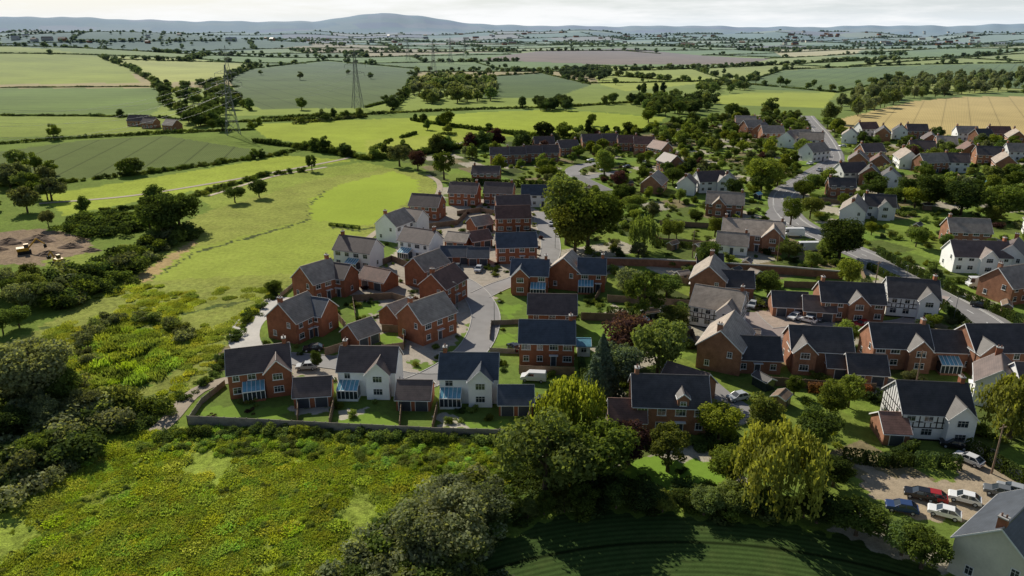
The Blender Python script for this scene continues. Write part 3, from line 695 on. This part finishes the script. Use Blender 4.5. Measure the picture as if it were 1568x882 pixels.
def hedgerow(px,h=2.5,sp=2.0,tp=.1,th=9,cols=BC,gap=.03,coll=HC,wid=1.3,world=None):
    w=world or GP(px)
    for (ax,ay),(bx,by) in zip(w[:-1],w[1:]):
        Ld=math.hypot(bx-ax,by-ay); r0=math.hypot((ax+bx)/2,(ay+by)/2); a=math.atan2(by-ay,bx-ax)
        if r0>=430:
            n=max(1,int(Ld/9.5))
            for i in range(n):
                t=(i+.5)/n; x=ax+(bx-ax)*t+U(-1,1)*.8; y=ay+(by-ay)*t+U(-1,1)*.8; k=h/2.3*U(.75,1.3)
                if random.random()>gap: addobj('hedge_length',random.choice(T_hl),x,y,float(H(x,y))-.1,a+U(-.08,.08),(1,k,k),coll,random.choice(cols))
                if random.random()<tp*2.2: tree(0,0,th*U(.55,1.25),'m' if r0<900 else 'f',random.choice(BC),U(.9,1.3),xy=(x,y),coll=coll)
            continue
        n=max(1,int(Ld/sp))
        for i in range(n):
            if random.random()<gap: continue
            t=(i+random.random())/n; x=ax+(bx-ax)*t+U(-1,1)*.5; y=ay+(by-ay)*t+U(-1,1)*.5
            bush(x,y,h*U(.7,1.35),random.choice(cols),coll,wid)
            if random.random()<tp: tree(0,0,th*U(.6,1.3),'m' if r0>200 else 'b',random.choice(BC),U(.9,1.3),xy=(x,y),coll=coll)
def wood(px,n,h0,h1,cols=BC,name='woodland',kind=None,w=1.1,coll=None,avoid=False,bushes=False):
    wp=GP(px); xs=[p[0] for p in wp]; ys=[p[1] for p in wp]; c=coll or mass(name); k=0; tr=0
    while k<n and tr<n*40:
        tr+=1; x=U(min(xs),max(xs)); y=U(min(ys),max(ys))
        if not inp1(wp,x,y): continue
        k+=1; d=math.hypot(x,y)
        if bushes: bush(x,y,U(h0,h1),random.choice(cols),c,w)
        else: tree(0,0,U(h0,h1),kind or ('b' if d<230 else 'm' if d<700 else 'f'),random.choice(cols),w*U(.9,1.2),xy=(x,y),coll=c)
OCC_N=list(OCC)
LGR=(.16,.18,.10)
TL=[(868,375,22,'b',OL,1.0),(900,385,21,'b',MGn,1.0),(880,390,16,'b',OL,1.2),(925,272,13,'b',LG,1.0),(985,385,12,'w',LG,1.0),(250,360,15,'b',DGn,1.1),(276,352,13,'b',DGn,1.1),(230,350,9,'b',MGn,1.1),(680,275,13,'b',MGn,1.1),(612,255,11,'b',GREY,1.3),(640,262,10,'b',PUR,1.2),(478,262,8,'b',DGn,1.0),
(965,462,9,'b',GREY,1.1),(985,498,13,'b',MGn,.85),(1005,585,14,'b',OL,.85),(958,555,11,'b',PUR,1.1),(920,612,13,'c',BLU,1.25),(945,600,10,'b',BLU,1.1),(872,690,14,'w',LG,1.0),(835,765,14,'b',OL,1.1),(905,750,12,'b',MGn,1.1),(962,710,7,'b',PUR,1.3),(1022,722,8,'b',OL,1.3),
(1188,775,14,'w',WIL,1.05),(1165,680,9,'b',OL,1.1),(1100,672,7,'b',LG,1.2),(1250,690,8,'b',MGn,1.2),(1270,640,7,'b',LG,1.2),(1545,670,12,'w',WIL,1.2),(1030,510,7,'b',OL,1.3),(62,620,14,'b',LGR,1.0),(15,600,10,'b',GREY,1.2),(100,620,7,'b',MGn,1.2),
(1285,395,13,'b',DGn,1.2),(1165,290,14,'b',LG,1.2),(1150,270,10,'b',MGn,1.2),(1082,412,9,'b',MGn,1),(1175,455,7,'b',MGn,1.1),(1298,440,8,'b',LG,1.1),(1296,530,6,'b',LG,1.3),(1190,285,10,'b',OL,1.2),(1030,285,9,'b',MGn,1.1),(1055,270,9,'m',DGn,1.1),
(832,222,14,'m',VD,1.1),(900,212,13,'p',VD,1.0),(928,214,10,'p',DGn,1),(945,214,9,'p',DGn,1),(760,225,11,'m',PUR,1.2),(740,228,11,'m',DGn,1.2),(720,230,10,'m',PUR,1.2),(800,232,12,'m',DGn,1.1),(985,150,16,'p',DGn,1.0),(1003,152,17,'p',DGn,1.0),(1015,152,16,'p',VD,1.0),
(360,310,7,'b',DGn,1.2),(397,302,8,'b',DGn,1.1),(75,350,7,'b',GREY,.8),(1182,178,15,'m',DGn,1.1),(1120,182,12,'m',MGn,1.2),(1270,190,16,'m',OL,.9),(1210,345,10,'b',MGn,1.1),(1240,335,9,'b',OL,1),(1350,470,6,'b',OL,1.2),(1420,320,13,'b',DGn,1.5),(1470,330,13,'b',DGn,1.5),(1530,335,13,'b',MGn,1.5),(1385,310,10,'b',DGn,1.4),
(700,850,9,'b',LGR,1.6),(650,835,7,'b',GREY,1.5),(690,800,7,'b',LGR,1.5),(740,800,6,'b',GREY,1.5),(1120,735,6,'b',MGn,1.4),(1310,820,5,'b',MGn,1.6),(1250,800,5,'b',DGn,1.6),(1380,850,5,'b',MGn,1.5),(1410,870,6,'b',MGn,1.5),(1275,745,5,'b',DGn,1.4),(1010,700,4,'b',OL,1.3),(1480,540,6,'b',OL,1.2),(1110,480,5,'b',DGn,1),(485,565,4,'b',DGn,.8),(523,450,4,'b',MGn,.8)]
for q in TL: tree(*q)
for i in range(24):
    px=760+i*26+U(-6,6); py=782+abs(px-1000)*.05+U(-8,2)+(px>1250)*(px-1250)*.28
    tree(px,py,U(2.2,4.6),'b',random.choice((MGn,DGn,DGn,OL)),1.35,'hawthorn_tree')
wood([(745,770),(800,735),(930,745),(1130,760),(1240,775),(1250,790),(1060,775),(870,775),(750,812)],60,1.4,3,name='field_edge_scrub',bushes=True,w=1.4)
wood([(450,960),(560,845),(640,790),(700,755),(790,750),(745,835),(735,960)],110,1.8,4,(GREY,OL,LGR,MGn),'scrub_thicket',bushes=True,w=1.3)
wood([(-200,640),(110,600),(200,625),(240,655),(190,672),(60,740),(-200,830)],230,2,4.5,(GREY,MGn,DGn,LGR,OL),'scrub_thicket',bushes=True,w=1.3)
wood([(-200,600),(100,600),(190,640),(60,720),(-200,800)],20,4,6.5,(GREY,DGn,MGn,LGR),'scrub_trees')
wood([(-200,430),(60,425),(100,450),(60,500),(-200,560)],46,4,8,(GREY,LGR,MGn,OL),'scrub_trees')
wood([(-200,290),(60,250),(110,290),(60,330),(-200,340)],30,7,11,(GREY,OL,MGn),'woodland')
wood([(60,440),(150,415),(245,365),(265,350),(290,358),(235,395),(180,432),(90,480)],90,2,5,(MGn,DGn,GREY,DGn),'scrub_thicket',bushes=True,w=1.4)
wood([(95,345),(150,335),(210,330),(215,350),(120,360)],40,2.5,5,(MGn,DGn),'scrub_thicket',bushes=True,w=1.5)
# reeds
RC=mass('pond_reeds'); wp=G(195,545)
pp=GP([(195+70*math.cos(t),548+42*math.sin(t)) for t in np.linspace(0,6.28,20)])
for i in range(520):
    x=wp[0]+U(-20,20); y=wp[1]+U(-20,20)
    if inp1(pp,x,y): s=U(1.1,2.1); addobj('reeds',random.choice(T_tuft),x,y,0,U(0,6),(s,s,s*1.1),RC,random.choice((G4,G1,MGn,LG)))
for i in range(46):
    a=U(2.5,6.2); x,y=G(205+78*math.cos(a),532+44*math.sin(a)); bush(x,y,U(1.2,2.6),random.choice((GREY,OL,GREY)),RC)
# rough grass tufts on foreground field
GC=mass('rough_grass')
fw=GP([(-60,882),(-20,772),(120,705),(200,668),(290,657),(660,668),(800,672),(790,745),(700,770),(560,870),(520,900),(-60,900)])
xs=[p[0] for p in fw]; ys=[p[1] for p in fw]
for i in range(7500):
    x=U(min(xs),max(xs)); y=U(min(ys),max(ys))
    if not inp1(fw,x,y): continue
    k=math.sin(x*.13+1)*math.sin(y*.17)+.5*math.sin(x*.37+y*.29)
    if k+U(-1,1)<.0: continue
    s=U(.5,1.2); addobj('grass_tuft',random.choice(T_tuft),x,y,0,U(0,6),(s*1.3,s*1.3,s*U(.3,.75)),GC,random.choice((G1,G2,G3,G4,G1)))
wood([(290,662),(480,668),(800,678),(795,735),(640,720),(470,700),(200,690)],330,.4,1.1,(G2,LG,G4,OL),'nettle_patch',bushes=True,w=1.6,coll=GC)
wood([(-60,882),(0,790),(120,730),(230,700),(560,720),(620,780),(540,882)],130,.3,.7,(G2,LG,G3,OL),'nettle_patch',bushes=True,w=1.5,coll=GC)
hedgerow([(245,668),(330,664),(480,668),(660,676),(810,680)],1.5,1.3,.02,5,(MGn,DGn,LG),.1)
mw=GP([(60,520),(180,435),(430,445),(350,520),(320,570),(240,635),(100,600)])
xs=[p[0] for p in mw]; ys=[p[1] for p in mw]
for i in range(1500):
    x=U(min(xs),max(xs)); y=U(min(ys),max(ys))
    if inp1(mw,x,y) and math.sin(x*.2)*math.sin(y*.15+2)+U(-.6,.6)>.1:
        s=U(.6,1.2); addobj('grass_tuft',random.choice(T_tuft),x,y,0,U(0,6),(s*1.3,s*1.3,s*.8),GC,random.choice((G3,G1,LG)))
h=hedgerow
h([(240,640),(300,598),(340,560),(352,525),(400,470),(430,440)],1.3,1.8,.03,5,gap=.35)
h([(105,330),(220,318),(300,300),(400,270),(470,262)],2.2,2.2,.08,7,gap=.3)
h([(0,285),(100,280),(240,264),(425,238),(445,232)],2.2,2.0,.09,8,gap=.08)
h([(390,218),(450,226),(530,238),(560,245),(640,236),(720,226),(760,214)],3.2,1.9,.2,8)
h([(0,222),(100,214),(250,205),(380,200),(400,190)],2.4,3,.15,9); h([(0,178),(120,178),(230,180),(330,188),(420,186),(560,180)],2.2,4,.08,9)
h([(0,135),(240,133)],1.8,4,.03,8); h([(0,82),(150,85),(300,90),(395,99)],2.2,7,.04,9); h([(150,86),(200,105),(240,130),(260,165)],2.5,4,.2,10); h([(395,101),(335,126),(350,150),(385,170)],2.6,4,.2,10)
wood([(230,135),(330,128),(350,150),(370,175),(300,190),(250,165)],70,7,12,name='woodland'); wood([(285,185),(325,180),(330,200),(295,202)],20,7,12)
wood([(630,130),(690,122),(760,128),(752,155),(700,165),(655,160),(625,146)],120,9,15,(MGn,OL,GREY,LGR)); wood([(620,112),(780,104),(800,116),(640,122)],40,6,10)
wood([(845,105),(930,104),(935,122),(900,126),(850,118)],55,9,14,(DGn,VD)); wood([(820,160),(870,158),(875,170),(825,172)],20,8,11,(VD,DGn)); wood([(960,158),(1060,150),(1110,160),(1060,182),(1000,178)],60,7,12)
wood([(1060,135),(1130,120),(1150,138),(1070,150)],40,7,12); wood([(1270,180),(1290,150),(1385,128),(1480,120),(1600,112),(1600,135),(1480,146),(1390,153),(1300,186)],170,10,15,(OL,GREY,LGR),kind='m',w=.85)
wood([(1440,78),(1568,60),(1700,60),(1700,78),(1568,80)],60,8,12); wood([(-100,60),(60,56),(430,52),(480,66),(320,72),(60,74),(-100,74)],420,8,13,(MGn,DGn))
h([(630,185),(720,198),(800,208),(900,212),(1000,200),(1120,180)],3.2,2.6,.22,9); h([(400,182),(530,178),(640,172),(740,168),(860,165),(960,158),(1060,150)],2.4,4,.1,9)
h([(450,190),(560,180)],2.6,4,.2,8,(GREY,OL)); h([(560,235),(600,215),(640,205),(700,206)],2.0,3,.1,7,gap=.3); h([(640,108),(622,150),(600,170)],2.5,5,.12,10); h([(740,118),(830,112),(905,130)],2.2,5,.1,10)
h([(900,100),(1060,106),(1130,128),(1280,142),(1380,120)],2.2,5,.12,10); h([(1130,128),(1200,107),(1568,97)],2.4,6,.1,10); h([(1300,102),(1568,77)],2.5,8,.12,11); h([(345,110),(500,93),(640,106)],2.5,6,.1,11); h([(560,165),(620,150)],2.5,5,.12,10)
for i in range(24): tree(U(300,1250),U(100,205),U(7,12),'m',random.choice(BC),1.1)
# patchwork hedges along the far field boundaries
FC=mass('distant_hedgerows'); rs=random.Random(3); th=.35; ct,s_t=math.cos(th),math.sin(th); n_=0
keep_poly=[GP(p) for p in ([(-100,84),(395,99),(335,126),(240,178),(-100,178)],[(345,112),(500,94),(640,108),(622,150),(560,165),(400,168)],[(1130,128),(1200,108),(1568,98),(1568,137),(1280,140)],[(740,118),(830,112),(905,130),(850,150),(740,150)],[(735,92),(830,78),(960,74),(1180,90),(1150,98),(900,98)])]
def seg(u0,v0,u1,v1):
    global n_
    L_=math.hypot(u1-u0,v1-v0); t=0
    if rs.random()<.2: return
    wild=rs.random()<.3
    while t<L_:
        u=u0+(u1-u0)*t/L_; v=v0+(v1-v0)*t/L_; x,y=u*ct-v*s_t,u*s_t+v*ct
        for _ in range(4):
            a=u-25*math.sin(y/170); b=v-25*math.sin(x/210); x,y=a*ct-b*s_t,a*s_t+b*ct
        r0=math.hypot(x,y); k=1.0 if r0<1700 else 1.8 if r0<3200 else 3.0
        t+=9.5*k
        if y<500 or r0<800 or r0>5400 or abs(x)/y>.82: continue
        if r0<2200 and any(inp1(p,x,y) for p in keep_poly): continue
        an=math.atan2(v1-v0,u1-u0)+th
        addobj('hedge_length',rs.choice(T_hl),x,y,float(H(x,y))-.1,an+rs.uniform(-.1,.1),(k,1.2*k**.5,rs.uniform(.6,1.3)*k**.4),FC,rs.choice(BC)); n_+=1
        for _ in range(3 if wild else 1):
            if rs.random()<(.6 if wild else .10 if r0<1700 else .22 if r0<3200 else .4): tree(0,0,rs.uniform(5,11)*k**.25,'f',rs.choice(BC),rs.uniform(.9,1.5),xy=(x+rs.uniform(-6,6),y+rs.uniform(-9,9)),coll=FC)
for rw in range(-12,22):
    for cl_ in range(-16,20):
        u0=cl_*CW-rw*97; v0=rw*CD
        x=u0*ct-v0*s_t; y=u0*s_t+v0*ct
        if y<200 or math.hypot(x,y)>6000 or abs(x)>y*.9+500: continue
        seg(u0,v0,u0+CW,v0); seg(u0,v0,u0-97 if False else u0,v0+CD)
print('far hedges',n_)
for i in range(18):
    px,py=rs.uniform(450,1560),rs.uniform(54,86); w_=rs.uniform(25,60); wood([(px-w_,py),(px-w_*.5,py-2.2),(px+w_,py-1.5),(px+w_*.8,py+1.8)],32,8,13,(MGn,DGn),coll=FC)
# village planting
VC=mass('garden_shrubs'); OCC_A=np.array(OCC_N)
estw=GP(EST)
def free(x,y,e): return not ((OCC_A[:,0]-x)**2+(OCC_A[:,1]-y)**2<(OCC_A[:,2]+e)**2).any()
VW2=GP([(860,300),(700,240),(900,215),(1130,178),(1250,185),(1300,208),(1650,215),(1650,690),(1480,665),(1290,700),(1240,780),(1060,770),(830,730),(850,600),(960,560),(935,440),(860,400)])
xs=[p[0] for p in VW2]; ys=[p[1] for p in VW2]; nt_=0; nb_=0
for i in range(30000):
    if nt_>360 and nb_>1600: break
    x=U(min(xs),max(xs)); y=U(min(ys),max(ys))
    if not inp1(VW2,x,y): continue
    c=random.choice((MGn,DGn,GREY,OL,LG,MGn,LG,PUR if random.random()<.3 else MGn))
    if nt_<=360 and random.random()<.3:
        if free(x,y,1.8) and free(x,y-4,0.5):
            d=math.hypot(x,y); hh=U(3.5,7.5) if d<300 else U(4.5,9)
            tree(0,0,hh,'b' if d<330 else 'm',c,U(.95,1.3),'garden_tree',xy=(x,y)); nt_+=1
    elif nb_<=1600 and free(x,y,.3): bush(x,y,U(.9,2.5),c,VC); nb_+=1
xs=[p[0] for p in estw]; ys=[p[1] for p in estw]
for i in range(500):
    x=U(min(xs),max(xs)); y=U(min(ys),max(ys))
    if inp1(estw,x,y) and free(x,y,-.3): bush(x,y,U(.6,1.5),random.choice((MGn,DGn,OL,PUR,LG)),VC)
CHC=mass('clipped_hedge')
def clip(px,hs=1.0,col=DGn):
    w=GP(px)
    for (ax,ay),(bx,by) in zip(w[:-1],w[1:]):
        Ld=math.hypot(bx-ax,by-ay); n=max(1,int(Ld/2.6)); a=math.atan2(by-ay,bx-ax)
        for i in range(n): t=(i+.5)/n; addobj('hedge_part',random.choice(T_hu),ax+(bx-ax)*t,ay+(by-ay)*t,0,a,(1,1,hs*U(.94,1.06)),CHC,col)
clip([(1290,705),(1360,715),(1400,712),(1470,718)],1.2); clip([(1400,690),(1350,712)],1); clip([(1330,412),(1440,470),(1500,520)],1.1); clip([(1345,390),(1400,420),(1470,455)],1.2); clip([(1470,455),(1568,500)],1.2); clip([(930,480),(1010,490)]); clip([(890,560),(900,620)]); clip([(700,282),(860,288)],1.5); clip([(830,680),(930,690)],1.2); clip([(1080,640),(1090,690)]); clip([(1240,600),(1330,605)],1,(.16,.07,.035)); clip([(1480,690),(1600,760)],1.2); clip([(1000,375),(1060,380)],1); clip([(1450,432),(1568,440)],.8,MGn); clip([(505,345),(550,350)],.5,MGn)
# ------------------------------------------------------------------ vehicles
def carmesh(col,kind='car'):
    mb=MB(); c='car_'+col
    if kind=='car':
        L,Wd=2.1,.88; pr=[(-L,.35),(-L,.72),(-L+.15,.88),(-.95,.95),(1.6,.98),(L-.05,.9),(L,.4)]; cab=[(-1.05,.94),(-.35,1.42),(1.15,1.45),(1.85,.97)]
    elif kind=='van':
        L,Wd=2.5,.97; pr=[(-L,.4),(-L,.85),(-L+.2,1.05),(-1.6,1.2),(2.45,1.25),(L,.45)]; cab=[(-1.65,1.18),(-.9,1.92),(2.35,1.98),(2.48,1.24)]
    else:
        L,Wd=3.2,1.12; pr=[(-L,.45),(-L,1.0),(-L+.7,1.35),(3.15,1.4),(L,.45)]; cab=[(-2.6,1.38),(-2.9,2.7),(3.1,2.85),(3.18,1.38)]
    n=len(pr)
    for s in (-1,1):
        pts=[(x,s*Wd,z) for x,z in pr]; mb.face(pts if s<0 else pts[::-1],c)
    for i in range(n):
        a,b=pr[i],pr[(i+1)%n]; mb.face([(a[0],-Wd,a[1]),(a[0],Wd,a[1]),(b[0],Wd,b[1]),(b[0],-Wd,b[1])],c)
    (x0,z0),(x1,z1),(x2,z2),(x3,z3)=cab; wi=Wd*.80
    g='glass' if kind=='car' else c
    lo=[(x0,-Wd+.04,z0),(x3,-Wd+.04,z3),(x3,Wd-.04,z3),(x0,Wd-.04,z0)]; hi=[(x1,-wi,z1),(x2,-wi,z2),(x2,wi,z2),(x1,wi,z1)]
    mb.hexa(lo+hi,g)
    mb.hexa([(a,b,c_+.003) for a,b,c_ in hi]+[(a*.97,b*.95,c_+.06) for a,b,c_ in hi],c)
    if kind=='car':
        for s in (-1,1):
            for (xa,xb) in ((x0,x1),(.35,.35),(x3,x2)): mb.beam((xa,s*(Wd-.03),.95),(xb,s*(wi+.01),z1),.09,c)
    else:
        mb.face([(x0-.01+.12,-Wd+.15,z0+.08),(x0-.01+.12,Wd-.15,z0+.08),(x1-.05,wi-.1,z1-.1),(x1-.05,-wi+.1,z1-.1)][::-1],'glass')
        for s in (-1,1): mb.hexa([(x1-.2,s*(Wd*.93)-.02,z0+.12),(x1+1.0,s*(Wd*.93)-.02,z0+.12),(x1+1.0,s*(Wd*.93)+.02,z0+.12),(x1-.2,s*(Wd*.93)+.02,z0+.12),(x1+.1,s*(Wd*.86)-.02,z1-.18),(x1+1.0,s*(Wd*.86)-.02,z1-.18),(x1+1.0,s*(Wd*.86)+.02,z1-.18),(x1+.1,s*(Wd*.86)+.02,z1-.18)],'glass')
    for x in (-L*.64,L*.62):
        for s in (-1,1): mb.cyl((x,s*(Wd-.18),.33),(x,s*(Wd+.02),.33),.33,.33,'rubber',14); mb.cyl((x,s*(Wd+.02),.33),(x,s*(Wd+.035),.33),.2,.18,'car_silver',10)
    for s in (-1,1): mb.box(-L-.02,-L+.05,s*.6-.18,s*.6+.18,.6,.74,'trim'); mb.box(L-.08,L+.02,s*.65-.12,s*.65+.12,.65,.82,'car_red'); mb.box(x1-.35,x1-.2,s*(Wd+.1)-.08,s*(Wd+.1)+.08,.98,1.12,c)
    mb.box(-L-.03,-L+.02,-.45,.45,.42,.55,'rubber')
    return mb.mesh(kind)
CM={}
def car(px,py,col,ang_,kind='car'):
    if (col,kind) not in CM: CM[(col,kind)]=carmesh(col,kind)
    x,y=G(px,py); addobj({'car':'parked_car','van':'parked_van','mh':'motorhome'}[kind],CM[(col,kind)],x,y,.05,R(ang_))
for q in [(1425,765,'red',-25),(1476,768,'white',-30),(1482,708,'white',-55),(1445,790,'white',-30),(1380,782,'blue',-20),(1408,762,'black',-25),(1462,668,'black',-10),(1530,758,'grey',-30),(1550,755,'silver',-35),(1460,685,'black',-20),(1217,488,'white',40),(1236,493,'white',-40),(1168,468,'black',60),(1152,470,'silver',60),(733,415,'silver',80),(480,537,'black',10),(828,618,'black',5),(788,536,'black',-60),(1240,252,'white',40),(1255,262,'silver',45),(985,250,'white',0),(905,247,'white',20),(700,412,'grey',85),(470,565,'silver',5),(1238,278,'white',45),(1320,500,'red',20),(1495,435,'white',-10),(1255,490,'grey',50),(925,262,'silver',10),(960,257,'black',15),(1268,240,'silver',60),(1290,225,'white',10),(845,345,'white',80),(1130,612,'silver',20),(1110,470,'red',50),(1500,470,'black',-32)]: car(*q)
car(817,583,'white',-8,'van'); car(1237,384,'white',-3,'mh'); car(1215,362,'white',-5,'mh'); car(1500,440,'white',-8,'mh')
mb=MB()
for s in (-1,1): mb.box(-1.8,1.8,s*1.1-.3,s*1.1+.3,.0,.8,'rubber')
mb.box(-1.9,1.3,-1.2,1.2,.95,1.9,'yellow'); mb.box(.1,1.3,-1.2,-.1,1.9,2.9,'glass'); mb.box(.05,1.35,-1.25,-.05,2.9,3.0,'yellow')
mb.beam((1.2,.3,1.4),(3.6,.3,4.0),.4,'yellow'); mb.beam((3.6,.3,4.0),(5.6,.3,2.0),.3,'yellow'); mb.hexa([(5.2,-.3,.8),(6.0,-.3,1.1),(6.0,.9,1.1),(5.2,.9,.8),(5.1,-.3,1.8),(5.9,-.3,2.1),(5.9,.9,2.1),(5.1,.9,1.8)],'rubber')
me=mb.mesh('excavator'); x,y=G(38,388); addobj('excavator',me,x,y,0,.6); x,y=G(90,403); addobj('excavator',me,x,y,0,2.6,(.8,.8,.8))
def mound(px,py,w,h_):
    mb=MB(); n=18; x,y=G(px,py); rings=[]
    for k in range(6):
        t=k/5; rings.append([(math.cos(a)*w*(1-t)**.8*(1+.25*math.sin(a*3+px)+U(-.08,.08)),math.sin(a)*w*.7*(1-t)**.8*(1+U(-.1,.1)),h_*t*U(.85,1.1)-.1) for a in np.linspace(0,2*math.pi,n,endpoint=False)])
    for k in range(5):
        for i in range(n): j=(i+1)%n; mb.face([rings[k][i],rings[k][j],rings[k+1][j],rings[k+1][i]],'soil')
    addobj('soil_heap',mb.mesh('soil_heap'),x,y)
for q in ((15,372,5,1.8),(60,368,6,2),(-20,385,6,2.2),(75,390,4,1.4),(110,378,4,1.5),(140,384,3,1.2)): mound(*q)
# ------------------------------------------------------------------ pylons
def pylon(x,y,hgt,rz):
    mb=MB(); prof=[(0,4.2),(.2,3.2),(.4,2.2),(.55,1.6),(.68,1.3),(.82,1.0),(1,.15)]; w=.26
    for i in range(len(prof)-1):
        (t0,a),(t1,b)=prof[i],prof[i+1]; z0,z1=t0*hgt,t1*hgt
        c0=[(-a,-a,z0),(a,-a,z0),(a,a,z0),(-a,a,z0)]; c1=[(-b,-b,z1),(b,-b,z1),(b,b,z1),(-b,b,z1)]
        for k in range(4):
            j=(k+1)%4; mb.beam(c0[k],c1[k],w,'steel'); mb.beam(c0[k],c1[j],w*.6,'steel'); mb.beam(c0[j],c1[k],w*.6,'steel'); mb.beam(c1[k],c1[j],w*.6,'steel')
    tips=[]
    for t,a in ((.60,7.5),(.74,9),(.88,6.5)):
        z=t*hgt
        for s in (-1,1):
            mb.beam((s*1.2,-1,z),(s*a,0,z+.2),w*.7,'steel'); mb.beam((s*1.2,1,z),(s*a,0,z+.2),w*.7,'steel'); mb.beam((s*1.0,0,z+2.2),(s*a,0,z+.3),w*.7,'steel')
            for f in (.4,.7): mb.beam((s*a*f,0,z+.1),(s*a*f,0,z+2.2*(1-f)+.2),w*.5,'steel')
            mb.beam((s*a,0,z+.2),(s*a,0,z-2.2),.2,'steel'); tips.append((s*a,0,z-2.2))
    z=float(H(x,y)); addobj('electricity_pylon',mb.mesh('electricity_pylon'),x,y,z,rz)
    c,s=math.cos(rz),math.sin(rz); return [Vector((x+a*c-b*s,y+a*s+b*c,z+q)) for a,b,q in tips]
PT=[pylon(*G(357,206),43,.5),pylon(*G(548,166),48,.5),pylon(*G(664,112),50,.5),pylon(*G(690,98),50,.5)]
pylon(*G(350,120),42,.4); pylon(*G(625,92),45,.4); pylon(*G(712,88),42,.4)
P0=[p+(PT[0][0]-PT[1][0]) for p in PT[0]]
mb=MB()
for A_,B_ in ((P0,PT[0]),(PT[0],PT[1]),(PT[1],PT[2]),(PT[2],PT[3])):
    for a,b in zip(A_,B_):
        pr=a
        for k in range(1,13):
            t=k/12; q=a.lerp(b,t); q.z-=8*4*t*(1-t); mb.beam(pr,q,.07,'steel'); pr=q
addobj('power_line',mb.mesh('power_line'))
def lamp(px,py,h_=6):
    mb=MB(); mb.cyl((0,0,0),(0,0,h_),.08,.05,'steel',8); mb.beam((0,0,h_),(1.0,0,h_+.15),.06,'steel'); mb.box(.8,1.4,-.12,.12,h_+.08,h_+.2,'steel'); x,y=G(px,py); addobj('street_lamp',mb.mesh('street_lamp'),x,y,0,U(0,6))
for q in ((757,500),(700,470),(850,380),(1385,440),(1460,490),(1220,300),(1290,250),(600,600)): lamp(*q)
def upole(px,py,h_=8.5):
    mb=MB(); mb.cyl((0,0,0),(0,0,h_),.16,.1,'wood',8); mb.box(-.8,.8,-.05,.05,h_-.6,h_-.45,'wood'); x,y=G(px,py); addobj('telegraph_pole',mb.mesh('telegraph_pole'),x,y,0,.4)
for q in ((1518,725),(1338,448),(1190,400),(1060,395),(1400,600)): upole(*q)
# ------------------------------------------------------------------ light, sky, camera
AZ,EL=R(-33),R(34)
sd=Vector((math.sin(AZ)*math.cos(EL),math.cos(AZ)*math.cos(EL),math.sin(EL)))
sl=bpy.data.lights.new('sun','SUN'); sl.energy=5.0; sl.angle=R(.5); sl.color=(1,.93,.80)
so=bpy.data.objects.new('sun',sl); so.rotation_euler=sd.to_track_quat('Z','Y').to_euler(); so.location=(0,0,300); scene.collection.objects.link(so)
w=bpy.data.worlds.new('World'); scene.world=w; w.use_nodes=True; nt=w.node_tree; nt.nodes.clear()
o=N(nt,'ShaderNodeOutputWorld'); bg=N(nt,'ShaderNodeBackground'); sk=N(nt,'ShaderNodeTexSky',sky_type='NISHITA'); sk.sun_disc=False; sk.sun_elevation=EL; sk.sun_rotation=AZ%(2*math.pi); sk.dust_density=.6
tc=N(nt,'ShaderNodeTexCoord'); mp=N(nt,'ShaderNodeMapping'); mp.inputs['Scale'].default_value=(3,3,26); nt.links.new(tc.outputs['Generated'],mp.inputs[0])
sx=N(nt,'ShaderNodeSeparateXYZ'); nt.links.new(tc.outputs['Generated'],sx.inputs[0])
zc=math_(nt,'MAXIMUM',sx.outputs[2],0.0)
hz=math_(nt,'EXPONENT',math_(nt,'MULTIPLY',zc,-14.0))
nn=noise(nt,mp.outputs[0],1.6,6,.6)
c1=mixc(nt,math_(nt,'MULTIPLY',hz,.97),sk.outputs[0],(12.0,13.1,14.1))
cl=math_(nt,'MULTIPLY',mapr(nt,nn,.42,.60,0,.9),math_(nt,'EXPONENT',math_(nt,'MULTIPLY',zc,-7.0)))
nt.links.new(mixc(nt,cl,c1,(14.4,14.5,14.6)),bg.inputs[0]); bg.inputs[1].default_value=.07; nt.links.new(bg.outputs[0],o.inputs[0])
cam=bpy.data.cameras.new('camera'); cam.sensor_width=36; cam.lens=F/1568*36; cam.clip_end=40000; cam.clip_start=.5
co=bpy.data.objects.new('camera',cam); co.location=(0,0,CH); co.rotation_euler=(math.pi/2-P,0,0); scene.collection.objects.link(co); scene.camera=co
scene.view_settings.view_transform='Standard'; scene.view_settings.look='None'; scene.view_settings.exposure=0
print('objects',len(bpy.data.objects))
